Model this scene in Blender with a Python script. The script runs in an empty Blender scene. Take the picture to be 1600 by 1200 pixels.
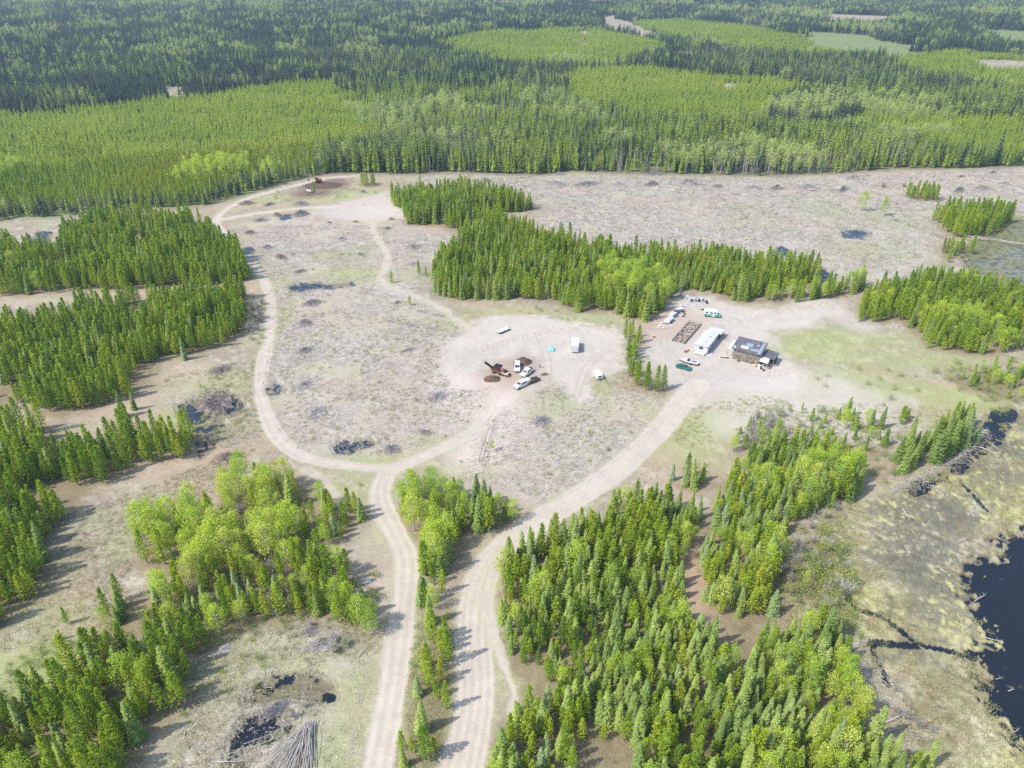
import bpy, math, random
import numpy as np
from mathutils import Vector, Matrix, Euler

# ------------------------------------------------------------------ camera, sky, sun, exposure
PITCH = math.radians(30.5); CAMH = 115.0; FPX = 1143.0      # photograph is 1600 x 1200
scene = bpy.context.scene
cam_d = bpy.data.cameras.new('camera'); cam = bpy.data.objects.new('camera', cam_d)
scene.collection.objects.link(cam); scene.camera = cam
cam.location = (0, 0, CAMH); cam.rotation_euler = (math.pi/2 - PITCH, 0, 0)
cam_d.sensor_width = 36; cam_d.lens = 36*FPX/1600; cam_d.clip_start = 1; cam_d.clip_end = 60000
SUN_EL = math.radians(50)
sv = np.array([-0.912, -0.41, 0.0]); sv /= np.linalg.norm(sv)
SUN = Vector((sv[0]*math.cos(SUN_EL), sv[1]*math.cos(SUN_EL), math.sin(SUN_EL)))
w = bpy.data.worlds.new('World'); scene.world = w; w.use_nodes = True
nt = w.node_tree; sky = nt.nodes.new('ShaderNodeTexSky'); sky.sky_type = 'NISHITA'; sky.sun_disc = False
sky.sun_elevation = SUN_EL; sky.sun_rotation = math.atan2(SUN.x, SUN.y); sky.air_density = 1.0; sky.dust_density = 1.5
bg = nt.nodes['Background']; bg.inputs[1].default_value = 0.15; nt.links.new(sky.outputs[0], bg.inputs[0])
sl = bpy.data.lights.new('sun', 'SUN'); sl.energy = 2.75; sl.angle = math.radians(1.0); sl.color = (1.0, 0.95, 0.86)
so = bpy.data.objects.new('sun', sl); scene.collection.objects.link(so)
so.rotation_euler = SUN.to_track_quat('Z', 'Y').to_euler()
scene.view_settings.view_transform = 'Standard'; scene.view_settings.look = 'None'
HAZE = .00013
scene.view_settings.exposure = 0.78; scene.view_settings.gamma = 1
scene.cycles.max_bounces = 5; scene.cycles.diffuse_bounces = 3; scene.cycles.glossy_bounces = 2
scene.cycles.transmission_bounces = 3; scene.cycles.transparent_max_bounces = 6; scene.cycles.volume_bounces = 0
scene.cycles.caustics_reflective = False; scene.cycles.caustics_refractive = False
scene.cycles.use_adaptive_sampling = True; scene.cycles.adaptive_threshold = 0.01; scene.cycles.use_denoising = False

R = np.random.default_rng(7); random.seed(7)
col = scene.collection
SP, CP = math.sin(PITCH), math.cos(PITCH)

def P2W(u, v):
    """pixel of the photograph -> point of the flat ground"""
    u = np.asarray(u, float); v = np.asarray(v, float)
    dx = (u-800)/FPX; dy = (v-600)/FPX
    t = CAMH/np.maximum(SP + dy*CP, 1e-4)
    return t*dx, t*(CP - dy*SP)
def W2P(x, y, z=0.0):
    zc = y*CP + (CAMH - z)*SP; yc = y*SP - (CAMH - z)*CP
    zc = np.where(np.abs(zc) < 1e-3, 1e-3, zc)
    return 800 + FPX*x/zc, 600 - FPX*yc/zc, zc
def PX(u, v):
    a, b = P2W(u, v); return float(a), float(b)
def PPM(v):                                  # photo pixels per metre at row v
    return CP*(v - 600 + FPX*math.tan(PITCH))/CAMH

# ------------------------------------------------------------------ noise
_perm = R.permutation(4096); _rv = R.random(4096)
def vnoise(x, y, s, seed=0):
    x = x/s + seed*37.7 + 1000; y = y/s + seed*91.3 + 1000
    xi = np.floor(x).astype(np.int64); yi = np.floor(y).astype(np.int64)
    fx = x-xi; fy = y-yi; fx = fx*fx*(3-2*fx); fy = fy*fy*(3-2*fy)
    def h(a, b): return _rv[_perm[(_perm[a & 4095] + b) & 4095]]
    return (h(xi, yi)*(1-fx) + h(xi+1, yi)*fx)*(1-fy) + (h(xi, yi+1)*(1-fx) + h(xi+1, yi+1)*fx)*fy
def fbm(x, y, s, seed=0, o=4, g=.5):
    a = 0; t = 0; k = 1.0
    for i in range(o):
        a = a + k*vnoise(x, y, s/2**i, seed+i); t += k; k *= g
    return a/t
def hfun(x, y):
    """ground height: flat site, gentle swells far away"""
    d = np.hypot(x, y)
    f = np.clip((d-520)/1500, 0, 1.6)
    return f*(26*(vnoise(x, y, 620, 5)-.42) + 9*(vnoise(x, y, 210, 9)-.5))

# ------------------------------------------------------------------ polygons (in photo pixels, turned into ground metres)
def poly(pts):
    a = np.array(pts, float); x, y = P2W(a[:, 0], a[:, 1]); return np.stack([x, y], 1)
def inpoly(x, y, P):
    r = np.zeros(x.shape, bool); m = (x >= P[:, 0].min()) & (x <= P[:, 0].max()) & (y >= P[:, 1].min()) & (y <= P[:, 1].max())
    if not m.any(): return r
    xs, ys = x[m], y[m]; c = np.zeros(xs.shape, bool); n = len(P)
    for i in range(n):
        x1, y1 = P[i]; x2, y2 = P[(i+1) % n]
        if y1 == y2: continue
        k = ((y1 > ys) != (y2 > ys)) & (xs < (x2-x1)*(ys-y1)/(y2-y1) + x1); c ^= k
    r[m] = c; return r
def segdist(x, y, L, closed=False):
    d = np.full(x.shape, 1e9); n = len(L)
    for i in range(n if closed else n-1):
        a = L[i]; b = L[(i+1) % n]; v = b-a; q = max(v@v, 1e-9)
        t = np.clip(((x-a[0])*v[0] + (y-a[1])*v[1])/q, 0, 1)
        d = np.minimum(d, np.hypot(x-a[0]-t*v[0], y-a[1]-t*v[1]))
    return d
def sdf(x, y, P, reach=12.0):
    """signed distance, positive inside, clipped at reach"""
    out = np.full(x.shape, -reach)
    m = (x >= P[:, 0].min()-reach) & (x <= P[:, 0].max()+reach) & (y >= P[:, 1].min()-reach) & (y <= P[:, 1].max()+reach)
    if m.any():
        d = np.minimum(segdist(x[m], y[m], P, True), reach); out[m] = np.where(inpoly(x[m], y[m], P), d, -d)
    return out
def smooth(P, it=3):
    P = np.asarray(P, float)
    for _ in range(it):
        Q = [P[0]]
        for i in range(len(P)-1): Q += [P[i]*.75+P[i+1]*.25, P[i]*.25+P[i+1]*.75]
        Q.append(P[-1]); P = np.array(Q)
    return P
def line(pts): return smooth(poly(pts), 2)

ROADS = {  # name: (pixels of the centre line, half width in m, label)
 'main': ([(565,1290),(592,1180),(612,1080),(622,1000),(632,930),(637,872),(618,832),(600,800),(591,770),(600,745),(612,733)], 2.7, 'pale dirt road running from the foreground up to the fork'),
 'loop': ([(612,733),(560,730),(500,722),(455,706),(430,680),(412,640),(404,600),(412,560),(424,510),(424,470),(410,430),(385,400),(350,365),(332,345),(358,322),(400,305),(455,292),(500,279),(560,274)], 1.9, 'narrow dirt road curving round the left side of the logged clearing'),
 'spur': ([(332,345),(380,337),(430,329),(480,325),(530,322)], 1.8, 'dirt track crossing the far end of the clearing to the bare pad'),
 'east': ([(577,345),(590,375),(608,400),(602,420),(590,442),(640,460),(690,480),(720,505),(750,530)], 1.7, 'faint dirt track from the bare pad down to the gravel yard'),
 'link': ([(612,733),(650,718),(700,696),(742,674),(764,648),(772,620)], 2.2, 'dirt road joining the fork to the gravel yard'),
 'big': ([(690,1290),(728,1180),(745,1080),(738,1000),(742,930),(765,870),(812,835),(860,802),(920,765),(980,722),(1030,672),(1062,632),(1090,600)], 3.6, 'wide rutted dirt road leading to the farmyard with the barn'),
 'side': ([(772,885),(758,930),(770,985),(790,1050),(806,1088),(798,1112)], 0.8, 'thin sandy track beside the spruce stand'),
 'stub': ([(478,733),(505,750),(524,775)], 1.2, 'short track leaving the loop road by the green trees'),
 'north': ([(1700,262),(1600,276),(1540,287),(1480,297),(1400,300),(1300,292),(1150,287),(1000,282),(840,280)], 1.6, 'thin track along the far edge of the logged strip'),
 'gap': ([(-300,470),(0,476),(60,470),(190,462),(300,452)], 2.2, 'grassy strip between two rows of young pines'),
}
RD = {k: (line(v[0]), v[1], v[2]) for k, v in ROADS.items()}
YARD1 = poly([(742,503),(770,489),(860,496),(900,504),(960,516),(973,530),(972,575),(940,582),(915,592),(925,622),(898,625),(872,592),(845,602),(805,618),(790,642),(752,642),(762,612),(705,603),(682,575),(692,540),(714,522)])
YARD2 = poly([(1000,545),(1020,508),(1062,468),(1110,462),(1170,482),(1215,486),(1260,468),(1318,472),(1325,492),(1262,512),(1212,520),(1205,545),(1260,580),(1250,606),(1200,616),(1140,616),(1085,640),(1052,622),(1030,582)])
PAD = poly([(480,332),(540,312),(610,295),(645,318),(640,340),(600,347),(520,347)])
POND = poly([(1640,800),(1600,825),(1562,850),(1566,868),(1526,876),(1512,893),(1510,930),(1524,952),(1545,982),(1556,1008),(1520,1012),(1524,1036),(1545,1060),(1556,1086),(1562,1118),(1600,1166),(1660,1250),(2100,1300),(2100,780)])
MARSH = poly([(1290,800),(1335,778),(1400,762),(1440,745),(1500,712),(1535,672),(1550,640),(1600,612),(1750,560),(2100,520),(2100,1300),(1480,1300),(1450,1240),(1400,1170),(1365,1100),(1345,1030),(1325,960),(1290,900),(1270,850)])
NPOND = poly([(1535,372),(1600,345),(1900,330),(1900,470),(1600,478),(1556,468),(1530,430),(1500,395)])
PUDDLES = [  # (pixels, label)
 ([(456,447),(475,443),(500,443),(505,446),(520,446),(548,441),(551,444),(520,449),(490,450),(470,454),(458,453)], 'long blue puddle in the middle of the clearing by the loop road'),
 ([(377,390),(388,386),(396,390),(388,395),(378,395)], 'small round blue puddle beside the loop road'),
 ([(419,606),(428,601),(438,604),(434,613),(422,613)], 'small dark puddle just right of the loop road'),
 ([(526,698),(540,690),(552,694),(574,688),(578,693),(556,700),(548,705),(530,704)], 'dark puddle above the lower bend of the loop road'),
 ([(283,632),(300,627),(322,642),(318,655),(300,659),(286,650)], 'shallow puddle left of the big brush heap'),
 ([(352,615),(372,624),(374,634),(366,648),(354,638)], 'blue puddle right of the big brush heap'),
 ([(306,668),(322,664),(340,656),(346,664),(336,672),(312,678)], 'puddle below the big brush heap'),
 ([(310,690),(326,684),(330,700),(316,712)], 'dark puddle at the edge of the pine rows'),
 ([(386,1128),(410,1122),(448,1124),(446,1138),(424,1150),(392,1156),(375,1190),(366,1186),(370,1158),(378,1142)], 'dark pond with floating sticks in the foreground'),
 ([(402,1074),(428,1061),(455,1056),(485,1060),(514,1072),(486,1070),(455,1068),(428,1071)], 'curved upper rut filled with dark water'),
 ([(390,1090),(424,1077),(452,1072),(480,1076),(516,1089),(480,1084),(450,1081),(424,1086)], 'curved lower rut filled with dark water'),
 ([(440,336),(452,334),(450,341),(442,342)], 'grey puddle beside a brush pile at the far end'),
 ([(45,380),(62,362),(78,362),(72,384),(50,388)], 'water glinting among the left pines'),
 ([(1205,392),(1222,386),(1235,392),(1228,400),(1212,398)], 'puddle behind the middle stand of trees'),
 ([(1262,415),(1285,420),(1300,436),(1290,440),(1268,424)], 'long puddle at the right end of the middle stand'),
 ([(1318,362),(1345,358),(1362,364),(1345,372),(1322,370)], 'shallow grey puddle in the logged strip'),
]
PUD = [(poly(p), l) for p, l in PUDDLES]
INLETS = [(poly(p), l) for p, l in [
 ([(1478,738),(1490,718),(1512,700),(1528,690),(1545,662),(1556,640),(1585,636),(1580,655),(1566,672),(1560,690),(1535,705),(1520,712),(1498,736)], 'dark channel along the beaver dam'),
 ([(1424,762),(1436,752),(1468,738),(1478,744),(1440,766),(1428,770)], 'black pool at the end of the dam'),
]]
CHAN = [(line([(1318,905),(1330,945),(1350,952),(1385,965),(1410,985),(1432,1005),(1470,1012),(1524,1026)]), .55), (line([(1362,1003),(1400,1005),(1432,1008)]), .9),
        (line([(1362,1003),(1370,1030),(1382,1050),(1386,1068)]), .5), (line([(1500,750),(1520,770),(1545,800)]), .3)]

# ------------------------------------------------------------------ stands of trees
STANDS = [
 # name, polygon px, spacing m, (hmin,hmax), mix(pine, spruce, aspen, bare), thin
 ('B', 'second row of young pines on the left', [(-320,470),(0,463),(49,460),(105,456),(150,452),(190,456),(241,449),(315,446),(371,444),(393,434),(384,408),(345,380),(325,352),(250,346),(175,346),(105,366),(95,395),(40,392),(0,383),(-320,372)], 2.4, (5.5,11), (.80,.13,.01,.06), .20),
 ('C', 'third row of young pines on the left', [(-320,655),(0,645),(35,632),(100,649),(147,635),(200,628),(246,605),(244,562),(297,553),(350,540),(378,518),(392,498),(385,462),(300,462),(200,474),(120,486),(100,508),(40,508),(0,512),(-320,512)], 2.4, (5.5,10), (.78,.15,.01,.06), .22),
 ('D', 'lower left pine stand', [(-320,1010),(0,985),(30,950),(70,922),(75,850),(122,788),(185,745),(215,728),(308,716),(303,686),(262,680),(200,688),(100,690),(60,670),(0,684),(-320,690)], 2.5, (5.5,11), (.80,.14,.0,.06), .18),
 ('E', 'bottom left clump of mixed pines', [(-220,1130),(-60,1120),(10,1112),(60,1092),(120,1050),(160,1004),(200,1012),(288,1040),(306,1098),(228,1142),(216,1188),(130,1260),(-220,1290)], 2.5, (5,11), (.72,.12,.07,.09), .12),
 ('F', 'mixed green clump left of the road fork', [(225,880),(218,850),(240,822),(300,812),(340,795),(366,762),(440,745),(486,760),(492,792),(458,820),(470,850),(430,880),(395,885),(375,905),(310,925),(246,905)], 3.0, (4.5,11.5), (.30,.06,.40,.24), .24),
 ('G', 'conifers below the bright green poplars', [(200,925),(300,926),(380,905),(440,885),(505,868),(560,900),(605,888),(590,905),(560,940),(590,985),(578,1010),(545,985),(470,965),(370,985),(285,1035),(250,1000),(160,992),(165,968)], 2.45, (5,9.5), (.58,.14,.12,.16), .12),
 ('K', 'small pines left of the fork', [(470,820),(500,790),(560,800),(572,815),(540,845),(480,860)], 2.7, (4,7.5), (.55,.08,.27,.1), .1),
 ('L', 'green clump between the two roads', [(616,790),(640,765),(700,770),(780,790),(812,812),(800,828),(745,832),(722,850),(708,905),(682,955),(650,948),(660,890),(655,860),(625,830)], 2.6, (5,10), (.45,.25,.26,.04), .10),
 ('M', 'thin strip of pines between the two roads', [(668,985),(700,985),(708,1060),(722,1140),(706,1180),(655,1210),(625,1260),(618,1190),(640,1130),(638,1070),(655,1040)], 2.7, (4,9), (.70,.18,.08,.04), .10),
 ('H', 'big spruce stand between the wide road and the marsh', [(792,885),(830,862),(880,845),(940,815),(985,790),(1040,795),(1090,800),(1100,835),(1070,862),(1062,905),(1064,950),(1078,985),(1118,985),(1095,930),(1090,880),(1110,850),(1118,790),(1150,745),(1170,715),(1215,700),(1290,705),(1335,725),(1345,770),(1320,788),(1250,812),(1210,850),(1215,905),(1200,945),(1225,985),(1290,990),(1322,1020),(1335,1080),(1350,1150),(1390,1200),(1440,1300),(740,1300),(752,1200),(778,1165),(812,1112),(835,1055),(795,1045),(795,1000),(776,972),(778,930)], 2.15, (3.8,9.3), (.32,.53,.08,.07), .10),
 ('I', 'clump of spruces on the beaver dam', [(1372,742),(1405,748),(1445,730),(1482,716),(1528,692),(1532,668),(1505,655),(1470,668),(1440,690),(1400,712)], 3.0, (5,10.5), (.12,.78,.04,.06), .14),
 ('N', 'middle stand behind the gravel yard', [(606,308),(650,304),(720,303),(800,312),(836,326),(810,332),(742,334),(782,348),(850,374),(960,398),(1060,408),(1110,402),(1180,416),(1268,424),(1285,442),(1215,452),(1195,466),(1160,474),(1100,456),(1062,450),(1042,480),(1010,502),(985,500),(960,487),(900,487),(870,472),(800,467),(722,470),(682,466),(674,428),(700,404),(735,378),(722,362),(680,352),(637,352),(624,330)], 2.4, (5,10.5), (.58,.34,.02,.06), .12),
 ('P', 'strip of pines between the two yards', [(972,520),(1002,520),(992,560),(1004,598),(1040,608),(1036,618),(985,607),(980,560)], 3.0, (6,9), (.78,.17,0,.05), .2),
 ('Q', 'pine stand right of the farmyard', [(1334,505),(1410,501),(1440,527),(1450,545),(1500,552),(1556,556),(1600,540),(1900,505),(1900,440),(1600,462),(1556,452),(1500,438),(1440,438),(1380,455),(1345,480)], 2.4, (5,9.5), (.68,.18,.06,.08), .12),
 ('S', 'clump by the upper right pond', [(1456,345),(1480,332),(1520,335),(1560,342),(1582,346),(1545,368),(1490,372)], 3.0, (7.5,11), (.75,.2,0,.05), .1),
 ('T', 'trees at the small dam upper right', [(1464,400),(1476,380),(1530,384),(1540,392),(1500,400),(1480,412)], 3.2, (5,8.5), (.6,.1,.2,.1), .25),
 ('U', 'short row of pines in the logged strip', [(1412,305),(1440,302),(1468,310),(1462,316),(1420,312)], 3.0, (6.5,8.5), (.9,.1,0,0), .1),
 ('V', 'small pines by the excavator', [(562,289),(580,285),(592,290),(575,293)], 3.0, (6,8), (1,0,0,0), .1),
 ('W', 'scattered young trees by the marsh shore', [(1130,690),(1180,662),(1240,660),(1330,650),(1420,655),(1390,700),(1350,720),(1290,700),(1200,698),(1150,720)], 4.2, (2.5,7), (.3,.25,.25,.2), .2),
 ('X', 'bushy young trees at the right end of the field', [(1480,590),(1540,572),(1620,585),(1600,625),(1560,630),(1520,612)], 3.2, (2.5,6), (.35,.15,.3,.2), .15),
 ('Y', 'small trees below the middle stand', [(1180,470),(1230,455),(1262,462),(1300,450),(1350,446),(1352,455),(1290,468),(1240,474)], 2.7, (4.5,9), (.5,.2,.15,.15), .06),
 ('Z', 'small trees right of the big stand along the shore', [(1400,1190),(1460,1185),(1490,1215),(1480,1300),(1420,1300)], 3.4, (4,7.5), (.5,.4,.1,0), .2),
 ('O', 'trees left of the big stand by the field', [(1062,760),(1075,740),(1106,742),(1108,762),(1085,768)], 2.8, (6,9), (.4,.6,0,0), .1),
]
STP = {s[0]: poly(s[2]) for s in STANDS}
ASPEN_BLOBS = [(990,448,15,.8),(960,436,8,.7),(1020,462,9,.7),(255,845,6,.7),(300,832,7,.6),(345,868,6,.8),(385,775,6,.7),(640,790,11,.85),(680,775,9,.7),(1040,860,4,.9),(1265,770,6,.5),(1300,745,5,.6),
 (1330,1085,5,.6),(1360,1120,4,.7),(1240,1080,5,.4),(980,1060,4,.4),(1140,860,4,.4),(1480,508,10,.5),(1515,520,8,.5),(60,492,6,.8),(560,985,3,.6),(1185,760,5,.5),(660,840,5,.8),(960,930,3,.7),(900,1150,3,.6),(1550,545,6,.6),(430,865,7,.5)]
AB = [(*PX(a, b), r, p) for a, b, r, p in ASPEN_BLOBS]
NPINE_BLOBS = [(*PX(a, b), r) for a, b, r in [(950,870,7),(1010,850,6),(880,900,5),(900,1000,6),(1080,1160,8),(880,1180,8),(850,1020,5),(1190,930,5),(820,930,6),(1120,900,5),(1000,960,6)]]

# far forest, one sheet of trees from the edge of the clearings to the top of the picture
FAR = poly([(-320,332),(0,345),(35,340),(100,338),(200,328),(316,322),(350,312),(400,298),(455,282),(500,273),(560,270),(640,272),(700,269),(840,273),(900,267),(1000,271),(1100,273),(1200,275),(1300,271),(1400,263),(1500,263),(1600,259),(1950,252),(1950,-30),(-320,-30)])
YOUNG = [poly(p) for p in [
 [(-320,332),(0,345),(100,338),(318,322),(455,282),(490,262),(530,240),(580,225),(600,212),(597,190),(565,155),(515,130),(430,134),(300,150),(190,166),(100,180),(-320,196)],
 [(680,66),(760,52),(900,44),(930,44),(1030,66),(1040,84),(960,108),(850,110),(740,98)],
 [(880,112),(980,108),(1080,120),(1180,128),(1280,142),(1350,162),(1450,180),(1600,196),(1950,222),(1950,268),(1600,252),(1480,240),(1380,220),(1300,210),(1180,210),(1060,200),(960,178),(880,150)],
 [(1390,90),(1480,85),(1600,92),(1950,99),(1950,160),(1600,150),(1500,138),(1390,114)],
 [(985,32),(1060,26),(1160,38),(1260,60),(1420,84),(1400,96),(1180,88),(1060,66)],
]]
DARKISL = poly([(1195,196),(1205,168),(1260,154),(1320,158),(1350,186),(1310,200)])
BARE_FAR = [poly(p) for p in [
 [(932,24),(960,22),(1000,36),(1050,56),(1010,58),(945,44)], [(1505,94),(1600,98),(1950,104),(1950,118),(1600,113),(1515,108)],
 [(1032,80),(1100,80),(1100,94),(1034,94)], [(1255,48),(1330,55),(1435,72),(1440,90),(1400,92),(1330,86),(1258,72)], [(248,132),(292,134),(290,158),(252,158)],
 [(908,46),(917,46),(909,74),(898,74)], [(640,28),(680,30),(676,40),(644,40)], [(1530,50),(1620,54),(1950,66),(1950,82),(1620,76),(1545,72)], [(1110,130),(1158,134),(1156,150),(1118,148)],
 [(250,188),(310,190),(305,202),(258,200)], [(0,88),(30,88),(30,104),(0,104)], [(440,188),(470,190),(465,198),(440,196)], [(520,148),(560,158),(556,166),(520,158)], [(1290,24),(1400,30),(1390,42),(1290,38)], [(240,1),(700,3),(1000,1),(1000,9),(700,11),(240,10)]]]
FAR_ASPEN = [(620,190,26),(680,176,22),(625,215,14),(15,272,11),(330,278,15),(300,285,9),(430,276,10),(370,268,12),(1300,172,40),(1250,185,28),(1395,176,36),(1140,262,18),(1180,258,20),(1240,262,18),(1060,258,14),
 (260,18,90),(330,8,120),(420,20,70),(100,14,80),(520,6,110),(880,98,24),(850,168,18),(900,190,14),(260,84,40),(275,92,26),(1300,30,80),(1400,38,70),(1340,50,50),(1580,32,90),(1240,26,60),(1130,18,60),(1020,8,90),(680,8,120),(820,12,70),(1260,92,12),(575,60,16),(670,58,14),(560,180,10),(700,230,12),(740,190,14),(960,235,12),(930,205,10),(1400,225,14),(1330,210,12),(1470,215,12)]
FA = [(*PX(a, b), r) for a, b, r in FAR_ASPEN]
FAR_BARE = [(*PX(a, b), r) for a, b, r in [(480,262,24),(410,262,14),(600,230,20),(640,235,22),(690,225,26),(740,240,20),(560,255,14),(1000,262,18),(1200,268,26),(1150,268,20),(1290,266,16),(1420,262,14),(700,180,60),(1240,200,36),(1380,240,24)]]

# ------------------------------------------------------------------ the ground sheet
def ground_colours(x, y):
    u, v, zc = W2P(x, y); front = zc > 1
    u = np.where(front, u, 9999); v = np.where(front, v, 9999)
    n1 = fbm(x, y, 42, 1); n2 = fbm(x, y, 9, 11); n3 = fbm(x, y, 2.2, 21, 3, .7); n4 = fbm(x, y, .9, 31, 2, .8); n5 = fbm(x, y, 18, 41)
    sx = fbm(x*.55+y*.1, y*1.2, 1.15, 55, 3, .9)
    C = np.empty(x.shape+(3,))
    A = np.array
    def mix(c, m, lim=1.0):
        m = np.clip(m, 0, 1)[..., None]*lim; C[:] = C*(1-m) + (A(c) if not isinstance(c, np.ndarray) or c.ndim == 1 else c)*m
    def st(a, lo, hi): t = np.clip((a-lo)/(hi-lo), 0, 1); return t*t*(3-2*t)
    C[:] = A([.33,.285,.215])
    mix([.44,.395,.33], st(n3, .48, .75)); mix([.22,.18,.135], st(n4, .52, .80), .75); mix([.25,.20,.15], st(fbm(x, y, 4.5, 66, 3), .52, .68), .55)
    mix([.33,.34,.20], st(n2, .50, .70), .6); mix([.40,.30,.21], st(n5, .52, .70), .5)
    # logged ground, grey and pinkish
    slash = np.zeros(x.shape)
    for P in SLASH: slash = np.maximum(slash, st(sdf(x, y, P, 8), -4, 5))
    mix([.385,.355,.305], slash, .85)
    mix([.50,.47,.43], slash*st(sx, .50, .74), .8); mix([.29,.255,.225], slash*st(1-sx, .52, .76), .65)
    mix([.29,.255,.225], slash*st(n4, .60, .86), .6)
    mix([.40,.385,.25], slash*st(n2, .52, .74), .6); mix([.43,.345,.28], slash*st(n5, .50, .68), .4)
    # greener patches
    g = np.zeros(x.shape)
    for (pu, pv, rx, ry, k) in GRASS:
        gx, gy = PX(pu, pv); d = np.hypot((x-gx)/rx, (y-gy)/ry)
        g = np.maximum(g, k*np.clip(1.45-d - 1.3*(n2-.5) - 1.1*(n3-.5), 0, 1)*.85)
    mix([.30,.345,.135], g); mix([.41,.42,.21], g*st(n3, .45, .7), .8)
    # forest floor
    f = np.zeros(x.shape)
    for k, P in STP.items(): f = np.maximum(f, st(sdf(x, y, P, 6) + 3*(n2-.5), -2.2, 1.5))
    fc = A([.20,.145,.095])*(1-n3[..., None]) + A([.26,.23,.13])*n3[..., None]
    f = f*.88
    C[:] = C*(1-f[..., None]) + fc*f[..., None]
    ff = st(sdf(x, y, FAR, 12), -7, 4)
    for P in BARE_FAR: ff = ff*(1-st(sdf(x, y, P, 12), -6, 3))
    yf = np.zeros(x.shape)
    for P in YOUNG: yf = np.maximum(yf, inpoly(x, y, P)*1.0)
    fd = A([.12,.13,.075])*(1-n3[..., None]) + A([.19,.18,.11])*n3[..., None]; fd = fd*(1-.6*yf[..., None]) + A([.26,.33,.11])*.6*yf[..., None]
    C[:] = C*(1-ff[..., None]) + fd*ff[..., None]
    by = inpoly(x, y, BARE_FAR[3]) | inpoly(x, y, BARE_FAR[7])
    C[by] = A([.19,.235,.095])*(.7+.6*n3[by][:, None])
    # yards and pad
    yard = np.zeros(x.shape)
    for P, s in ((YARD1, 4), (YARD2, 6), (PAD, 7)):
        q = st(sdf(x, y, P, 14) + s*1.6*(n2-.5) + 2*(n3-.5), -s*.5, s*.6); yard = np.maximum(yard, q)
    yc = A([.52,.475,.42])*(1-.24*n1[..., None]) + A([.07,.045,.03])*(n2[..., None]-.5)
    yc = yc*(1+.22*(n3[..., None]-.5)+.14*(n4[..., None]-.5))
    C[:] = C*(1-yard[..., None]*.96) + yc*yard[..., None]*.96
    for (pu, pv, r, c, k) in STAINS:
        gx, gy = PX(pu, pv); d = np.hypot(x-gx, (y-gy)/1.15)/r; mix(c, (1.25-d-1.0*(n2-.5)-.4*(n3-.5))*1.3, k)
    # wheel marks
    for pts in RUTS:
        L = line(pts)
        m = (x > L[:, 0].min()-3) & (x < L[:, 0].max()+3) & (y > L[:, 1].min()-3) & (y < L[:, 1].max()+3)
        if m.any():
            d = segdist(x[m], y[m], L); q = np.zeros(x.shape); q[m] = np.clip(1.5 - np.abs(d-.95)/.22, 0, 1)*np.clip(n2[m]*1.6, 0, 1); mix([.34,.28,.215], q, .55)
    # roads
    road = np.zeros(x.shape); z = hfun(x, y)
    z = z + .22*(n2-.5)*(1-yard) + .10*(n3-.5)*(1-.8*yard)
    cls = np.zeros(x.shape, np.int32)
    names = ['ground']
    for k, (L, hw, lab) in RD.items():
        names.append(k)
        m = (x > L[:, 0].min()-9) & (x < L[:, 0].max()+9) & (y > L[:, 1].min()-9) & (y < L[:, 1].max()+9)
        d = np.full(x.shape, 99.); d[m] = segdist(x[m], y[m], L)
        e = d + 1.7*(n2-.5) + 1.0*(n3-.5) + .35*(n4-.5)
        q = st(-e, -hw-.45, -hw+.45); q = q*(1.0 if k not in ('east', 'north', 'gap', 'stub') else .72)
        rut = np.cos((d+.5*(n2-.5))*2*math.pi/1.9)*.5+.5 if hw > 1.5 else np.zeros(x.shape)
        if k == 'big': rut = np.cos((d+.6*(n2-.5))*2*math.pi/1.45)*.5+.5
        rc = A([.475,.42,.355])*(1 + .06*(rut[..., None]-.5) + .26*(n3[..., None]-.5) + .10*(n1[..., None]-.5))
        if k == 'gap': rc = A([.40,.335,.25])*(1+.3*(n3[..., None]-.5))
        edge = st(-e, -hw-1.8, -hw-.2)*(1-q)*.5*(1-yard)*st(n3, .35, .6); mix([.36,.37,.20], edge)
        C[:] = C*(1-q[..., None]) + rc*q[..., None]; z = z*(1-q) + (hfun(x, y) - .03 - .05*rut*q)*q
        cls = np.where((e < hw) & (yard < .5) & (cls == 0), len(names)-1, cls)
        road = np.maximum(road, q)
    names += ['yard1', 'yard2', 'pad']
    for i, P in enumerate((YARD1, YARD2, PAD)):
        inn = inpoly(x, y, P) & (yard > .5); cls = np.where(inn, len(names)-3+i, cls)
    # marsh: straw mats, yellow moss, dark open mud
    ms = sdf(x, y, MARSH, 10) + 5*(n2-.5); mm = st(ms + 4*(n5-.5), -3, 4)
    ms2 = fbm(x, y, 5.0, 71, 4, .75); ms3 = fbm(x, y, 1.3, 81, 2, .8); ms4 = fbm(x, y, 22, 91, 3)
    mc = A([.39,.355,.24])*np.ones(x.shape+(1,))
    yl = st(ms4, .40, .60)[..., None]; mc = mc*(1-yl) + A([.44,.42,.20])*yl
    pl = st(ms3, .50, .72)[..., None]*.55; mc = mc*(1-pl) + A([.58,.53,.36])*pl
    gr = st(ms2, .50, .62)[..., None]*.7; mc = mc*(1-gr) + A([.23,.225,.115])*gr; br = st(fbm(x, y, 3.1, 171, 3, .8), .52, .64)[..., None]*.7; mc = mc*(1-br) + A([.27,.215,.13])*br
    wet = np.zeros(x.shape)
    for (pu, pv, rx, ry, k) in MUD:
        gx, gy = PX(pu, pv); d = np.hypot((x-gx)/rx, (y-gy)/ry); wet = np.maximum(wet, k*np.clip(1.45-d-.9*(ms2-.5), 0, 1))
    wet = np.clip(wet*1.25, 0, 1)*st(ms3 + .30*wet + .5*(ms2-.5), .46, .66); spk = st(ms3, .56, .66)*st(ms2, .42, .56)*.85
    wetm = np.clip(np.maximum(wet, spk), 0, 1)*mm
    C[:] = C*(1-mm[..., None]) + mc*mm[..., None]
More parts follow.
